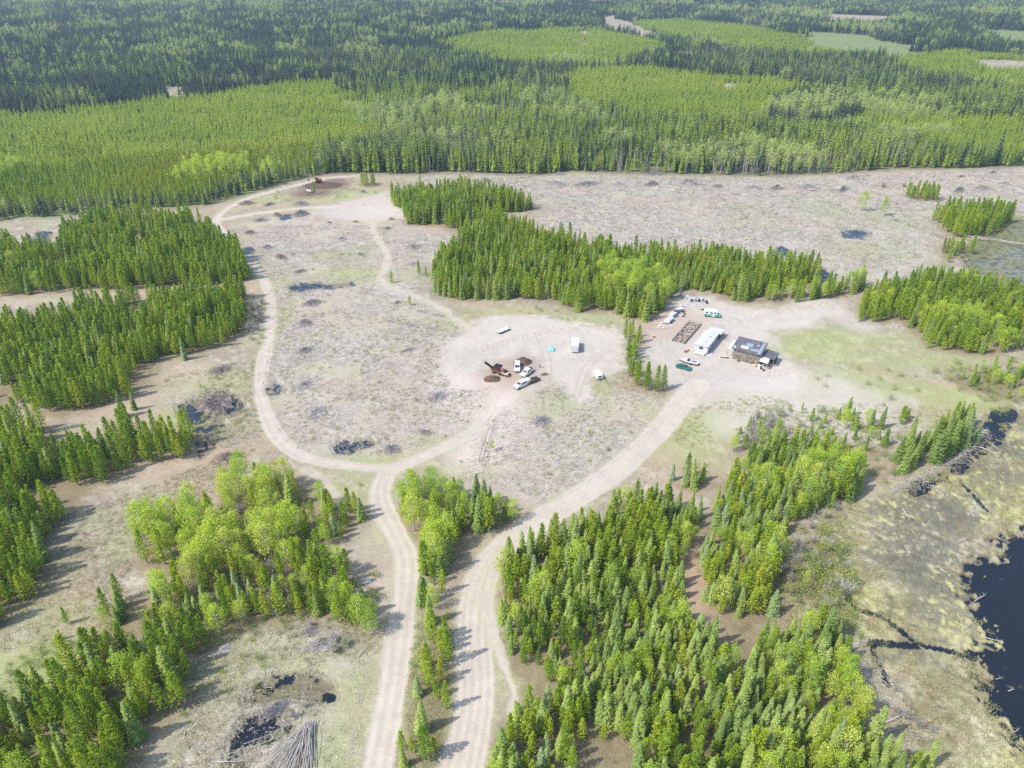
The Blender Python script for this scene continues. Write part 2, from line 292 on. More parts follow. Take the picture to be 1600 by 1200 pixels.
    wetm = wetm*(.72+.28*st(n4+.25*(n3-.5), .38, .60)); C[:] = C*(1-.9*wetm[..., None]) + (A([.105,.10,.075])+.08*st(n4, .55, .85)[..., None])*.9*wetm[..., None]
    z = z*(1-mm) + (-.25 + .25*(ms3-.5) + .2*(ms2-.5))*mm
    names.append('marsh'); cls = np.where(mm > .5, len(names)-1, cls)
    # standing water
    def water(P, nm, e0=1.4, e1=.9):
        nonlocal z, cls
        s = sdf(x, y, P, 10) + e0*2*(ms2-.5) + e0*e1*(ms3-.5)
        bank = st(s, -2.2, -.1); z = z*(1-bank) + (-.42)*bank
        names.append(nm); m = s > 0; cls = np.where(m, len(names)-1, cls)
        bk = st(s, -1.6, 0)*(~m)*.6; mix([.13,.105,.07], bk); C[m] = A([.018,.022,.028])
    water(POND, 'pond', 3.0, 1.8); water(NPOND, 'npond', 2.2)
    for i, (P, l) in enumerate(PUD): water(P, 'pud%d' % i, (.5 if i in (4, 5, 6, 8) else (.12 if i in (9, 10) else .3)), .6)
    for i, (P, l) in enumerate(INLETS): water(P, 'inlet%d' % i, 1.5)
    chm = np.zeros(x.shape, bool)
    for L, hw in CHAN:
        m = (x > L[:, 0].min()-4) & (x < L[:, 0].max()+4) & (y > L[:, 1].min()-4) & (y < L[:, 1].max()+4)
        d = np.full(x.shape, 99.); d[m] = segdist(x[m], y[m], L); chm |= (d + .9*(ms3-.5)+.6*(ms2-.5)) < hw
    names.append('chan'); cls = np.where(chm, len(names)-1, cls); C[chm] = A([.018,.022,.028]); z = np.where(chm, -.42, z)
    wetm = np.where(cls >= names.index('pond'), 1, wetm)
    return C, z, cls, names, wetm, f

SLASH = [poly(p) for p in [
 [(372,352),(430,340),(520,348),(600,350),(640,352),(720,372),(700,400),(672,420),(660,455),(690,478),(735,520),(690,560),(700,605),(760,615),(750,640),(700,690),(640,708),(560,715),(500,712),(452,695),(428,650),(414,600),(424,560),(436,510),(436,470),(424,420),(395,385)],
 [(775,655),(800,625),(845,605),(880,605),(905,630),(985,610),(1040,620),(1020,665),(970,715),(900,765),(840,790),(800,780),(720,745),(700,720),(745,690)],
 [(640,278),(840,276),(1100,276),(1300,276),(1600,262),(1900,256),(1900,330),(1600,330),(1500,330),(1450,360),(1460,400),(1400,440),(1300,448),(1270,420),(1180,408),(1000,395),(900,380),(830,350),(860,330),(830,310),(700,295)],
 [(370,1100),(480,1060),(520,1120),(510,1300),(330,1300),(350,1180)], [(560,960),(440,990),(500,1050),(560,1040),(580,1010)],
]]
GRASS = [(1235,545,16,9,.8),(1290,530,20,10,.8),(1420,560,24,9,.6),(1370,530,16,7,.6),(1300,590,26,7,.6),(1180,620,14,6,.5),(1330,560,14,8,.6),(1120,665,12,9,.95),(1165,640,12,8,.7),(1080,700,10,9,.6),(1430,615,22,7,.8),(1500,625,18,7,.8),(1250,640,24,7,.5),(1350,590,20,8,.5),(1190,500,8,10,.5),
 (1050,690,8,8,.6),(655,1020,3.5,12,.7),(650,1100,4,8,.5),(600,850,5,5,.6),(560,765,10,7,.45),(510,400,8,6,.6),(545,428,16,8,.8),(560,395,8,10,.5),(438,500,3,24,.55),(440,440,5,12,.5),(540,305,26,12,.8),(490,312,20,10,.4),(420,310,22,10,.5),
 (510,330,10,6,.7),(592,370,4,14,.5),(800,490,18,6,.5),(900,500,16,5,.5),(700,505,10,8,.5),(860,640,10,8,.45),(870,625,8,5,.6),(935,612,5,4,.8),(1010,640,5,6,.4),(600,720,12,4,.6),(690,690,10,3,.5),(1300,620,20,6,.5),
 (1400,345,16,14,.4),(1290,330,14,18,.4),(1370,390,22,14,.4),(1180,340,16,20,.25),(340,600,10,8,.45),(290,650,8,6,.6),(310,670,10,6,.5),(80,1040,14,8,.95),(150,1010,10,6,.7),(60,1080,10,6,.7),(220,1060,6,5,.6),(470,1040,8,5,.5),(540,1160,6,14,.5),(560,1080,5,8,.5),(430,1075,6,2.2,.9),(350,1060,6,5,.4),(700,640,10,5,.2),(720,735,12,4,.4),(640,430,8,8,.4),(780,280,60,6,.3),(1560,360,18,12,.7),(1600,395,14,10,.5),(1450,660,14,4,.4),(90,960,8,5,.3),(1210,590,10,6,.6),(1240,600,10,6,.7),(1120,900,4,8,.2)]
STAINS = [(818,566,7,[.21,.15,.11],.55),(780,590,9,[.26,.19,.14],.7),(800,592,12,[.40,.32,.24],.6),(505,292,17,[.20,.145,.11],.95),(480,300,12,[.22,.165,.13],.8),(520,286,10,[.20,.145,.11],.9),(770,640,14,[.60,.50,.46],.6),(745,705,9,[.56,.47,.42],.8),(710,600,10,[.58,.50,.46],.5),
 (1340,505,8,[.50,.47,.44],.5),(1200,645,18,[.52,.46,.44],.55),(1300,632,18,[.54,.50,.47],.5),(1380,660,14,[.50,.47,.43],.6),(1090,870,5,[.40,.28,.20],.8),(1085,930,6,[.40,.28,.20],.8),(1100,980,5,[.38,.27,.2],.6),(1180,740,6,[.48,.36,.29],.6),(600,870,9,[.42,.345,.30],.6),(600,930,6,[.46,.385,.325],.8),(690,930,5,[.40,.34,.28],.7),
 (1215,930,5,[.40,.33,.24],.5),(1250,945,5,[.42,.37,.25],.5),(1205,870,4,[.4,.28,.2],.8),(1140,660,10,[.50,.46,.40],.3),(270,730,14,[.42,.33,.24],.4),(210,630,8,[.42,.33,.24],.7),(290,590,10,[.44,.36,.25],.6),(1060,500,12,[.44,.33,.26],.5),(1030,520,8,[.44,.33,.26],.4),(530,345,30,[.47,.36,.32],.35),(1330,1010,8,[.42,.38,.32],.7)]
RUTS = [[(700,560),(760,545),(840,520),(900,515)],[(740,640),(770,600),(830,560),(930,560),(1000,570)],[(690,600),(740,560),(800,530)],[(850,610),(860,570),(840,520)],[(900,620),(915,570),(960,540)],
 [(1040,640),(1080,590),(1120,570),(1200,590),(1260,570)],[(1080,600),(1060,560),(1030,540),(1060,490),(1120,475)],[(1060,640),(1120,600),(1220,540),(1300,490)],[(1130,500),(1180,500),(1240,480),(1310,480)],
 [(560,1200),(572,1120),(580,1060)],[(540,1250),(556,1180),(566,1100),(585,1030)],[(480,335),(560,320),(630,315)],[(520,300),(570,310),(640,300)],[(780,660),(800,630),(880,600)],[(1100,640),(1200,650),(1400,640),(1530,650)],[(1240,480),(1290,470)],[(300,1110),(360,1060),(420,1040),(520,1060),(570,1120)],[(650,960),(690,1000)],[(700,900),(730,850),(760,830)]]
MUD = [(1455,860,10,10,.9),(1400,830,7,6,.7),(1500,870,8,8,.8),(1450,800,15,8,1),(1500,790,12,8,.7),(1430,790,9,5,.9),(1440,880,11,8,1),(1480,900,14,10,.95),(1410,870,9,5,.9),(1470,950,9,8,.7),(1550,740,10,8,.7),(1580,700,14,7,.8),(1570,660,12,6,.7),(1480,840,12,6,.6),(1430,1010,6,4,.5),(1560,450,16,12,.6),(1600,500,14,8,.5),(1590,620,10,5,.6),(1400,1080,5,4,.4)]

def attr(me, name, typ, data, dom='POINT', key='value'):
    a = me.attributes.new(name, typ, dom); a.data.foreach_set(key, np.ascontiguousarray(data, dtype=np.float32 if typ != 'INT' else np.int32).ravel()); return a

# ------------------------------------------------------------------ materials
def newmat(name):
    m = bpy.data.materials.new(name); m.use_nodes = True; n = m.node_tree.nodes; l = m.node_tree.links; n.clear()
    o = n.new('ShaderNodeOutputMaterial'); return m, n, l, o
def simple(name, c, rough=.7, metal=0.0, var=.12, scale=3.0, spec=.3, dirt=0.0):
    m, n, l, o = newmat(name); b = n.new('ShaderNodeBsdfPrincipled'); l.new(b.outputs[0], o.inputs[0])
    t = n.new('ShaderNodeTexCoord'); no = n.new('ShaderNodeTexNoise'); no.inputs['Scale'].default_value = scale; no.inputs['Detail'].default_value = 6
    l.new(t.outputs['Object'], no.inputs['Vector']); r = n.new('ShaderNodeValToRGB'); l.new(no.outputs[0], r.inputs[0])
    a = [max(0, v*(1-var-dirt)) for v in c]; bb = [min(1, v*(1+var)) for v in c]
    r.color_ramp.elements[0].position = .3; r.color_ramp.elements[1].position = .7
    r.color_ramp.elements[0].color = (*a, 1); r.color_ramp.elements[1].color = (*bb, 1); l.new(r.outputs[0], b.inputs['Base Color'])
    b.inputs['Roughness'].default_value = rough; b.inputs['Metallic'].default_value = metal; b.inputs['Specular IOR Level'].default_value = spec
    return m
def foliage(name, stops, trans=.3, nscale=1.2):
    """leaf material, tint property of each tree picks a colour along the ramp"""
    m, n, l, o = newmat(name)
    at = n.new('ShaderNodeAttribute'); at.attribute_type = 'INSTANCER'; at.attribute_name = 'tint'
    r = n.new('ShaderNodeValToRGB'); e = r.color_ramp.elements
    while len(e) < len(stops): e.new(.5)
    for i, c in enumerate(stops): e[i].position = i/(len(stops)-1); e[i].color = (*c, 1)
    l.new(at.outputs['Fac'], r.inputs[0])
    g = n.new('ShaderNodeNewGeometry'); t = n.new('ShaderNodeTexCoord'); no = n.new('ShaderNodeTexNoise'); no.inputs['Scale'].default_value = nscale; no.inputs['Detail'].default_value = 4
    l.new(t.outputs['Object'], no.inputs['Vector'])
    mr = n.new('ShaderNodeMapRange'); mr.inputs[1].default_value = .3; mr.inputs[2].default_value = .7; mr.inputs[3].default_value = .72; mr.inputs[4].default_value = 1.28; l.new(no.outputs[0], mr.inputs[0])
    mr2 = n.new('ShaderNodeMapRange'); mr2.inputs[3].default_value = .82; mr2.inputs[4].default_value = 1.18; l.new(g.outputs['Random Per Island'], mr2.inputs[0])
    mu = n.new('ShaderNodeMath'); mu.operation = 'MULTIPLY'; l.new(mr.outputs[0], mu.inputs[0]); l.new(mr2.outputs[0], mu.inputs[1])
    vm = n.new('ShaderNodeVectorMath'); vm.operation = 'SCALE'; l.new(r.outputs[0], vm.inputs[0]); l.new(mu.outputs[0], vm.inputs['Scale'])
    d = n.new('ShaderNodeBsdfDiffuse'); tr = n.new('ShaderNodeBsdfTranslucent'); mx = n.new('ShaderNodeMixShader'); mx.inputs[0].default_value = trans
    l.new(vm.outputs[0], d.inputs[0]); l.new(vm.outputs[0], tr.inputs[0]); l.new(d.outputs[0], mx.inputs[1]); l.new(tr.outputs[0], mx.inputs[2]); l.new(mx.outputs[0], o.inputs[0])
    return m
M = {}
M['spruce'] = foliage('spruce_needles', [(.22,.32,.10),(.32,.43,.125),(.42,.51,.125),(.33,.45,.24)], .30)
M['pine'] = foliage('pine_needles', [(.25,.39,.06),(.37,.51,.065),(.48,.60,.07),(.57,.60,.08)], .40)
M['aspen'] = foliage('young_poplar_leaves', [(.35,.50,.08),(.46,.60,.08),(.56,.68,.09),(.60,.62,.16)], .42)
M['farpine'] = foliage('young_pine_needles', [(.36,.48,.09),(.43,.54,.09),(.49,.58,.10),(.54,.59,.12)], .37)
M['dark'] = foliage('old_spruce_needles', [(.04,.07,.07),(.065,.105,.085),(.12,.17,.095),(.24,.24,.19)], .2)
M['mid'] = foliage('tall_conifer_needles', [(.18,.27,.08),(.29,.40,.08),(.41,.51,.08),(.50,.56,.11)], .3)
M['farleaf'] = foliage('pale_poplar_leaves', [(.34,.42,.17),(.42,.50,.18),(.50,.60,.17),(.50,.52,.30)], .4)
M['shrub'] = foliage('shrub_leaves', [(.22,.30,.09),(.33,.42,.10),(.42,.46,.12),(.36,.36,.20)], .4)
M['willow'] = foliage('bare_willow_twigs', [(.36,.33,.29),(.46,.43,.39),(.52,.50,.44),(.46,.48,.30)], .1)
M['bark'] = simple('conifer_bark', (.17,.125,.09), .9, var=.3); M['palebark'] = simple('pale_bark', (.50,.48,.43), .8, var=.2, scale=6)
M['greybark'] = simple('dead_grey_wood', (.42,.39,.36), .85, var=.25, scale=4); M['darkdead'] = simple('dark_dead_wood', (.13,.115,.10), .85, var=.3)
M['stick'] = foliage('bleached_sticks', [(.60,.57,.51),(.52,.48,.42),(.45,.405,.34),(.33,.285,.225)], 0.0, 2.0)
M['brush'] = foliage('brush_heap_sticks', [(.54,.51,.49),(.39,.36,.35),(.32,.28,.26),(.40,.32,.26)], 0.0, 1.5)
M['straw'] = foliage('dry_grass_blades', [(.50,.45,.29),(.42,.42,.20),(.32,.37,.13),(.28,.36,.12)], .3)

def ground_mat(name, fine=1.0, water=False):
    m, n, l, o = newmat(name); b = n.new('ShaderNodeBsdfPrincipled'); l.new(b.outputs[0], o.inputs[0])
    c = n.new('ShaderNodeAttribute'); c.attribute_name = 'Col'; t = n.new('ShaderNodeTexCoord')
    n1 = n.new('ShaderNodeTexNoise'); n1.inputs['Scale'].default_value = 1.7; n1.inputs['Detail'].default_value = 8; n1.inputs['Roughness'].default_value = .75
    mp = n.new('ShaderNodeMapping'); mp.inputs['Scale'].default_value = (.45, 1.5, 1); mp.inputs['Rotation'].default_value = (0, 0, .25)
    l.new(t.outputs['Object'], mp.inputs[0]); l.new(mp.outputs[0], n1.inputs['Vector'])
    n2 = n.new('ShaderNodeTexNoise'); n2.inputs['Scale'].default_value = 3.6; n2.inputs['Detail'].default_value = 5; l.new(t.outputs['Object'], n2.inputs['Vector'])
    ad = n.new('ShaderNodeMath'); ad.operation = 'ADD'; l.new(n1.outputs[0], ad.inputs[0]); l.new(n2.outputs[0], ad.inputs[1])
    mr = n.new('ShaderNodeMapRange'); mr.inputs[1].default_value = .7; mr.inputs[2].default_value = 1.3; mr.inputs[3].default_value = 1-.30*fine; mr.inputs[4].default_value = 1+.28*fine; l.new(ad.outputs[0], mr.inputs[0])
    vm = n.new('ShaderNodeVectorMath'); vm.operation = 'SCALE'; l.new(c.outputs['Color'], vm.inputs[0]); l.new(mr.outputs[0], vm.inputs['Scale']); l.new(vm.outputs[0], b.inputs['Base Color'])
    bp = n.new('ShaderNodeBump'); bp.inputs['Strength'].default_value = .5*fine; bp.inputs['Distance'].default_value = .12; l.new(ad.outputs[0], bp.inputs['Height']); l.new(bp.outputs[0], b.inputs['Normal'])
    wa = n.new('ShaderNodeAttribute'); wa.attribute_name = 'wet'
    rr = n.new('ShaderNodeMapRange'); rr.inputs[3].default_value = .95; rr.inputs[4].default_value = .35; l.new(wa.outputs['Fac'], rr.inputs[0]); l.new(rr.outputs[0], b.inputs['Roughness'])
    b.inputs['Specular IOR Level'].default_value = .2
    return m
def water_mat(name, c=(.010,.014,.022), rough=.06, alg=.64, a=(.09,.085,.05)):
    m, n, l, o = newmat(name); b = n.new('ShaderNodeBsdfPrincipled'); l.new(b.outputs[0], o.inputs[0])
    t = n.new('ShaderNodeTexCoord'); no = n.new('ShaderNodeTexNoise'); no.inputs['Scale'].default_value = .35; no.inputs['Detail'].default_value = 7; l.new(t.outputs['Object'], no.inputs['Vector'])
    r = n.new('ShaderNodeValToRGB'); r.color_ramp.elements[0].position = alg; r.color_ramp.elements[1].position = alg+.2
    r.color_ramp.elements[0].color = (*c, 1); r.color_ramp.elements[1].color = (*a, 1); l.new(no.outputs[0], r.inputs[0]); l.new(r.outputs[0], b.inputs['Base Color'])
    b.inputs['Roughness'].default_value = rough; b.inputs['IOR'].default_value = 1.33
    n2 = n.new('ShaderNodeTexNoise'); n2.inputs['Scale'].default_value = 2.5; n2.inputs['Detail'].default_value = 3; l.new(t.outputs['Object'], n2.inputs['Vector'])
    bp = n.new('ShaderNodeBump'); bp.inputs['Strength'].default_value = .025; bp.inputs['Distance'].default_value = .1; l.new(n2.outputs[0], bp.inputs['Height']); l.new(bp.outputs[0], b.inputs['Normal'])
    return m
M['ground'] = ground_mat('logged_ground', 1.0); M['road'] = ground_mat('packed_dirt', .42); M['marsh'] = ground_mat('marsh_mats', 1.1); M['water'] = water_mat('dark_water', (.015,.020,.030)); M['algae'] = water_mat('algae_pond_water', (.075,.08,.068), .35, .36, (.20,.195,.115)); M['puddle'] = water_mat('sky_tinted_puddle_water', (.024,.040,.066))  # puddle water: sky reflection painted in as a blue base colour

def tag(o, label, cat, group=None, kind=None):
    o['label'] = label; o['category'] = cat
    if group: o['group'] = group
    if kind: o['kind'] = kind
    return o

def build_ground():
    q = 2.3                                              # photo pixels between grid rows and columns
    vs = np.concatenate([np.arange(1620, 330, -q), np.arange(330, 60, -1.6), np.arange(60, -40, -.9), np.array([-45,-52,-58,-63,-67,-70,-71.5,-72.3])])
    _, rad = P2W(np.full(vs.shape, 800.), vs)            # ground distance straight ahead
    rad = np.concatenate([[0.6, 8, 16, 24, 32], rad[rad > 36]])
    f0 = math.radians(57); na = int(2*f0/(q/FPX*.92))
    ang = np.linspace(-f0, f0, na)
    # rows bend: straight ahead rows use y distance, so that columns fan from the camera foot
    back = np.linspace(f0, 2*math.pi-f0, 60)[1:-1]
    ang = np.concatenate([ang, back]); nA = len(ang); nR = len(rad)
    rr = rad[:, None]; aa = ang[None, :]
    X = rr*np.sin(aa); Y = rr*np.cos(aa)
    x = X.ravel(); y = Y.ravel()
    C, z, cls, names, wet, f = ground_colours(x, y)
    V = np.stack([x, y, z], 1)
    i = np.arange(nR-1)[:, None]; j = np.arange(nA)[None, :]; j2 = (j+1) % nA
    F = np.stack([i*nA+j + 0*j2, i*nA+j2, (i+1)*nA+j2, (i+1)*nA+j + 0*j2], -1).reshape(-1, 4)[:, ::-1]
    fc = cls[F]; fcl = np.median(fc, axis=1).astype(int); fcl = np.where(np.isin(fcl, [0]) | (fc == fcl[:, None]).any(1), fcl, fc[:, 0])
    col_rgba = np.concatenate([C, np.ones((len(C), 1))], 1)
    meta = {'ground': ('ground', 'logged and grassy ground with forest floor reaching the horizon', 'ground', 'ground')}
    for k, (L, hw, lab) in RD.items(): meta[k] = ('dirt_road' if k in ('main', 'loop', 'link', 'big') else 'path', lab, 'dirt road' if k in ('main', 'loop', 'link', 'big') else 'track', 'road')
    meta['yard1'] = ('gravel_ground', 'pale bare gravel yard with the parked pickups', 'yard', 'road'); meta['yard2'] = ('gravel_ground', 'pale sandy farmyard around the dark roofed barn', 'yard', 'road')
    meta['pad'] = ('gravel_ground', 'bare levelled pad at the far end of the clearing', 'clearing', 'road'); meta['marsh'] = ('marsh_ground', 'straw coloured marsh with moss mats and dark mud', 'marsh', 'marsh')
    meta['pond'] = ('pond_water', 'dark open pond at the right edge behind the marsh', 'pond', 'water'); meta['npond'] = ('pond_water', 'grey green pond behind the pines at the upper right', 'pond', 'algae')
    for i2, (P, l) in enumerate(PUD): meta['pud%d' % i2] = ('puddle_water', l, 'puddle', 'puddle' if i2 not in (8, 9, 10) else 'water')
    for i2, (P, l) in enumerate(INLETS): meta['inlet%d' % i2] = ('channel_water', l, 'channel', 'water')
    meta['chan'] = ('channel_water', 'thin winding channels through the marsh mats', 'channel', 'water')
    for k, nm in enumerate(names):
        sel = fcl == k
        if not sel.any(): continue
        Fs = F[sel]; used, inv = np.unique(Fs, return_inverse=True); Fs = inv.reshape(-1, 4)
        me = bpy.data.meshes.new(meta[nm][0]); nf = len(Fs)
        me.vertices.add(len(used)); me.vertices.foreach_set('co', V[used].ravel().astype(np.float32))
        me.loops.add(nf*4); me.loops.foreach_set('vertex_index', Fs.ravel().astype(np.int32))
        me.polygons.add(nf); me.polygons.foreach_set('loop_start', (np.arange(nf)*4).astype(np.int32))
        me.polygons.foreach_set('use_smooth', np.ones(nf, bool)); me.update(calc_edges=True)
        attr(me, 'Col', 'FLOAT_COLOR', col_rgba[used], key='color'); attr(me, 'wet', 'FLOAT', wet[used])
        me.materials.append(M[meta[nm][3]]); o = bpy.data.objects.new(meta[nm][0], me); col.objects.link(o)
        tag(o, meta[nm][1], meta[nm][2], kind='structure')
build_ground()
def gz(x, y): return float(hfun(np.array([x]), np.array([y]))[0])

# ------------------------------------------------------------------ mesh builder
class MB:
    def __init__(s): s.v = []; s.f = []; s.m = []
    def add(s, V, F, mi=0):
        b = len(s.v); s.v += [tuple(p) for p in V]; s.f += [tuple(b+i for i in q) for q in F]; s.m += [mi]*len(F); return s
    def box(s, c, d, rz=0, mi=0, taper=1.0, rx=0, ry=0):
        x, y, z = d[0]/2, d[1]/2, d[2]/2; t = taper
        V = [Vector(p) for p in ((-x,-y,-z),(x,-y,-z),(x,y,-z),(-x,y,-z),(-x*t,-y*t,z),(x*t,-y*t,z),(x*t,y*t,z),(-x*t,y*t,z))]
        Rm = Euler((rx, ry, rz)).to_matrix(); V = [Rm @ p + Vector(c) for p in V]
        return s.add(V, [(3,2,1,0),(4,5,6,7),(0,1,5,4),(1,2,6,5),(2,3,7,6),(3,0,4,7)], mi)
    def tube(s, a, b, r0, r1=None, n=6, mi=0, cap=True):
        a = Vector(a); b = Vector(b); r1 = r0 if r1 is None else r1; d = (b-a)
        if d.length < 1e-6: return s
        d.normalize(); q = d.orthogonal().normalized(); w_ = d.cross(q); V = []
        for c, r in ((a, r0), (b, r1)):
            for i in range(n):
                t = 2*math.pi*i/n; V.append(c + q*(r*math.cos(t)) + w_*(r*math.sin(t)))
        F = [(i, (i+1) % n, n+(i+1) % n, n+i) for i in range(n)]
        if cap: F += [tuple(range(n))[::-1], tuple(range(n, 2*n))]
        return s.add(V, F, mi)
    def prism(s, prof, y0, y1, mi=0):
        """profile in xz pushed along y"""
        n = len(prof); V = [(x, y0, z) for x, z in prof] + [(x, y1, z) for x, z in prof]
        return s.add(V, [tuple(range(n)), tuple(range(n, 2*n))[::-1]] + [(i, n+i, n+(i+1) % n, (i+1) % n) for i in range(n)], mi)
    def mesh(s, name, mats, smoothf=False):
        me = bpy.data.meshes.new(name); me.from_pydata([tuple(v) for v in s.v], [], s.f); me.validate()
        for m in mats: me.materials.append(m)
        if len(mats) > 1: me.polygons.foreach_set('material_index', s.m[:len(me.polygons)])
        if smoothf: me.polygons.foreach_set('use_smooth', [True]*len(me.polygons))
        me.update(); return me
    def obj(s, name, mats, parent=None, smoothf=False):
        if not isinstance(mats, (list, tuple)): mats = [mats]
        o = bpy.data.objects.new(name, s.mesh(name, mats, smoothf)); col.objects.link(o)
        if parent: o.parent = parent
        return o
def empty(name, x, y, rz=0, z=None, s=1.0):
    o = bpy.data.objects.new(name, None); col.objects.link(o); o.empty_display_size = .5
    o.location = (x, y, gz(x, y) if z is None else z); o.rotation_euler = (0, 0, rz); o.scale = (s, s, s); return o

# ------------------------------------------------------------------ tree meshes
def kites(P, D, L, W, N, rng):
    """many thin kite faces: base P, direction D, length L, width W, facing about N"""
    D = D/np.linalg.norm(D, axis=1, keepdims=True); S = np.cross(D, N); S /= np.maximum(np.linalg.norm(S, axis=1, keepdims=True), 1e-6)
    L = L[:, None]; W = W[:, None]
    V = np.stack([P, P + D*L*.5 + S*W*.5, P + D*L, P + D*L*.5 - S*W*.5], 1).reshape(-1, 3)
    F = np.arange(len(V)).reshape(-1, 4); return V, F
def quadmesh(name, parts, mats):
    """parts: list of (V, F(quads or list), mat index)"""
    b = 0; VV = []; FF = []; MI = []
    for V, F, mi in parts:
        VV.append(np.asarray(V, float)); FF += [tuple(int(i)+b for i in q) for q in F]; MI += [mi]*len(F); b += len(V)
    me = bpy.data.meshes.new(name); me.from_pydata(np.concatenate(VV).tolist(), [], FF)
    for m in mats: me.materials.append(m)
    me.polygons.foreach_set('material_index', MI); me.update(); return me
def trunkpart(pts, n=5):
    mb = MB()
    for (a, r0), (b, r1) in zip(pts[:-1], pts[1:]): mb.tube(a, b, r0, r1, n, cap=False)
    return mb
def spruce_parts(seed, H=9.0, Rm=1.45, lv=26, nb=9, dens=1.0, base=.04):
    g = np.random.default_rng(seed); tr = trunkpart([((0,0,-.2), .13), ((0,0,H*.5), .08), ((0,0,H), .015)])
    P = []; D = []; L = []; W = []; N = []
    for k in range(lv):
        t = (k+.5*g.random())/lv; z = H*(base + (1-base)*t); r = Rm*(1-t)**.78*(.86+.3*g.random()) + .10
        n = max(4, int(round(nb*(1-.45*t))))
        for j in range(n):
            a = 2*math.pi*(j+.8*g.random())/n + k*2.4; rr = r*(.78+.4*g.random())
            if g.random() > dens: continue
            h = np.array([math.cos(a), math.sin(a), 0]); s = np.array([-h[1], h[0], 0]); droop = (-.30+.45*t)
            up = .12*rr
            def at(q): return h*rr*q + np.array([0, 0, z + droop*rr*q + up*q*q])
            P.append(at(.12)); D.append(at(1)-at(.12)); L.append(rr*.9); W.append(.20+.10*rr); N.append([0,0,1])
            for q in (.3, .52, .74, .92):
                for sg in (-1, 1):
                    d = h*.75 + s*sg*(.8+.3*g.random()) + np.array([0, 0, droop*.6 - .25 + .25*g.random()])
                    P.append(at(q)); D.append(d); L.append(rr*(.46-.26*q)*(.8+.5*g.random())+.10); W.append(.13+.07*rr); N.append([.3*(g.random()-.5), .3*(g.random()-.5), 1])
    for q in range(8):
        a = g.random()*6.3; P.append([0,0,H*.95]); D.append([.4*math.cos(a), .4*math.sin(a), 1]); L.append(H*.06); W.append(.09); N.append([math.sin(a), -math.cos(a), .2])
    V, F = kites(np.array(P), np.array(D), np.array(L), np.array(W), np.array(N), g)
    V = V + g.normal(0, .03, V.shape)
    return tr, V, F
def pine_parts(seed, H=9.0, Rm=1.35, nb=95, base=.10, tuft=6):
    g = np.random.default_rng(seed); bend = g.normal(0, .12, 2)
    def ax(t): return np.array([bend[0]*math.sin(t*3), bend[1]*math.sin(t*2.5), H*t])
    tr = trunkpart([(ax(0)-np.array([0,0,.2]), .12), (ax(.3), .10), (ax(.65), .06), (ax(1), .015)])
    P = []; D = []; L = []; W = []; N = []
    for k in range(nb):
        t = base + (1-base)*((k+g.random())/nb)**.9; prof = min(1, (t-base)/.16+.45)*(1-t)**.80*1.22
        r = Rm*prof*(.6+.6*g.random()) + .14; a = k*2.39996 + g.normal(0, .3); h = np.array([math.cos(a), math.sin(a), 0]); rise = .15+.6*t+.15*g.random()
        if k % 3 == 0: tr.tube(ax(t), ax(t)+h*r*.8+np.array([0,0,rise*r*.7]), .028, .008, 3, cap=False)
        for q in (.45, .75, 1.0):
            c = ax(t) + h*r*q + np.array([0, 0, rise*r*q*q]) + g.normal(0, .06, 3)
            for _ in range(tuft):
                d = g.normal(0, 1, 3); d += h*.7; d[2] = abs(d[2])*.8+.35; P.append(c - d*.05); D.append(d); L.append((.30+.22*g.random())*(1.15-.35*t)); W.append(.13+.06*g.random()); N.append(g.normal(0, 1, 3))
    for _ in range(14):
        d = g.normal(0, .45, 3); d[2] = 1; P.append(ax(.94+.05*g.random())); D.append(d); L.append(.5); W.append(.12); N.append(g.normal(0, 1, 3))
    V, F = kites(np.array(P), np.array(D), np.array(L), np.array(W), np.array(N), g); return tr, V, F
def aspen_parts(seed, H=10.0, Rm=1.9, nclump=62, leaves=26, size=.26, base=.28):
    g = np.random.default_rng(seed); tr = trunkpart([((0,0,-.2), .13), ((.1*g.normal(),.1*g.normal(),H*.45), .09), ((0,0,H*.93), .02)], 6)
    P = []; D = []; L = []; W = []; N = []
    for k in range(nclump):
        t = base + (1-base)*g.random()**.85; a = g.random()*6.283; prof = math.sin(math.pi*min(1, ((t-base)/(1-base))*.80+.18))**.7
        r = Rm*prof*(.35+.65*g.random()**.5); c = np.array([r*math.cos(a), r*math.sin(a), H*t*.97])
        if k % 2 == 0: tr.tube((0, 0, max(H*.2, c[2]-r*.9)), c, .035, .008, 3, cap=False)
        cs = .30+.28*g.random()
        n = int(leaves*(.6+.8*g.random()))
        q = c + g.normal(0, 1, (n, 3))*np.array([cs, cs, cs*.8]); d = g.normal(0, 1, (n, 3))
        P.append(q); D.append(d); L.append(size*(.7+.6*g.random(n))); W.append(size*.75*(.7+.6*g.random(n))); N.append(g.normal(0, .8, (n, 3)) + np.array([0, 0, .7]))
    V, F = kites(np.concatenate(P), np.concatenate(D), np.concatenate(L), np.concatenate(W), np.concatenate(N), g); return tr, V, F
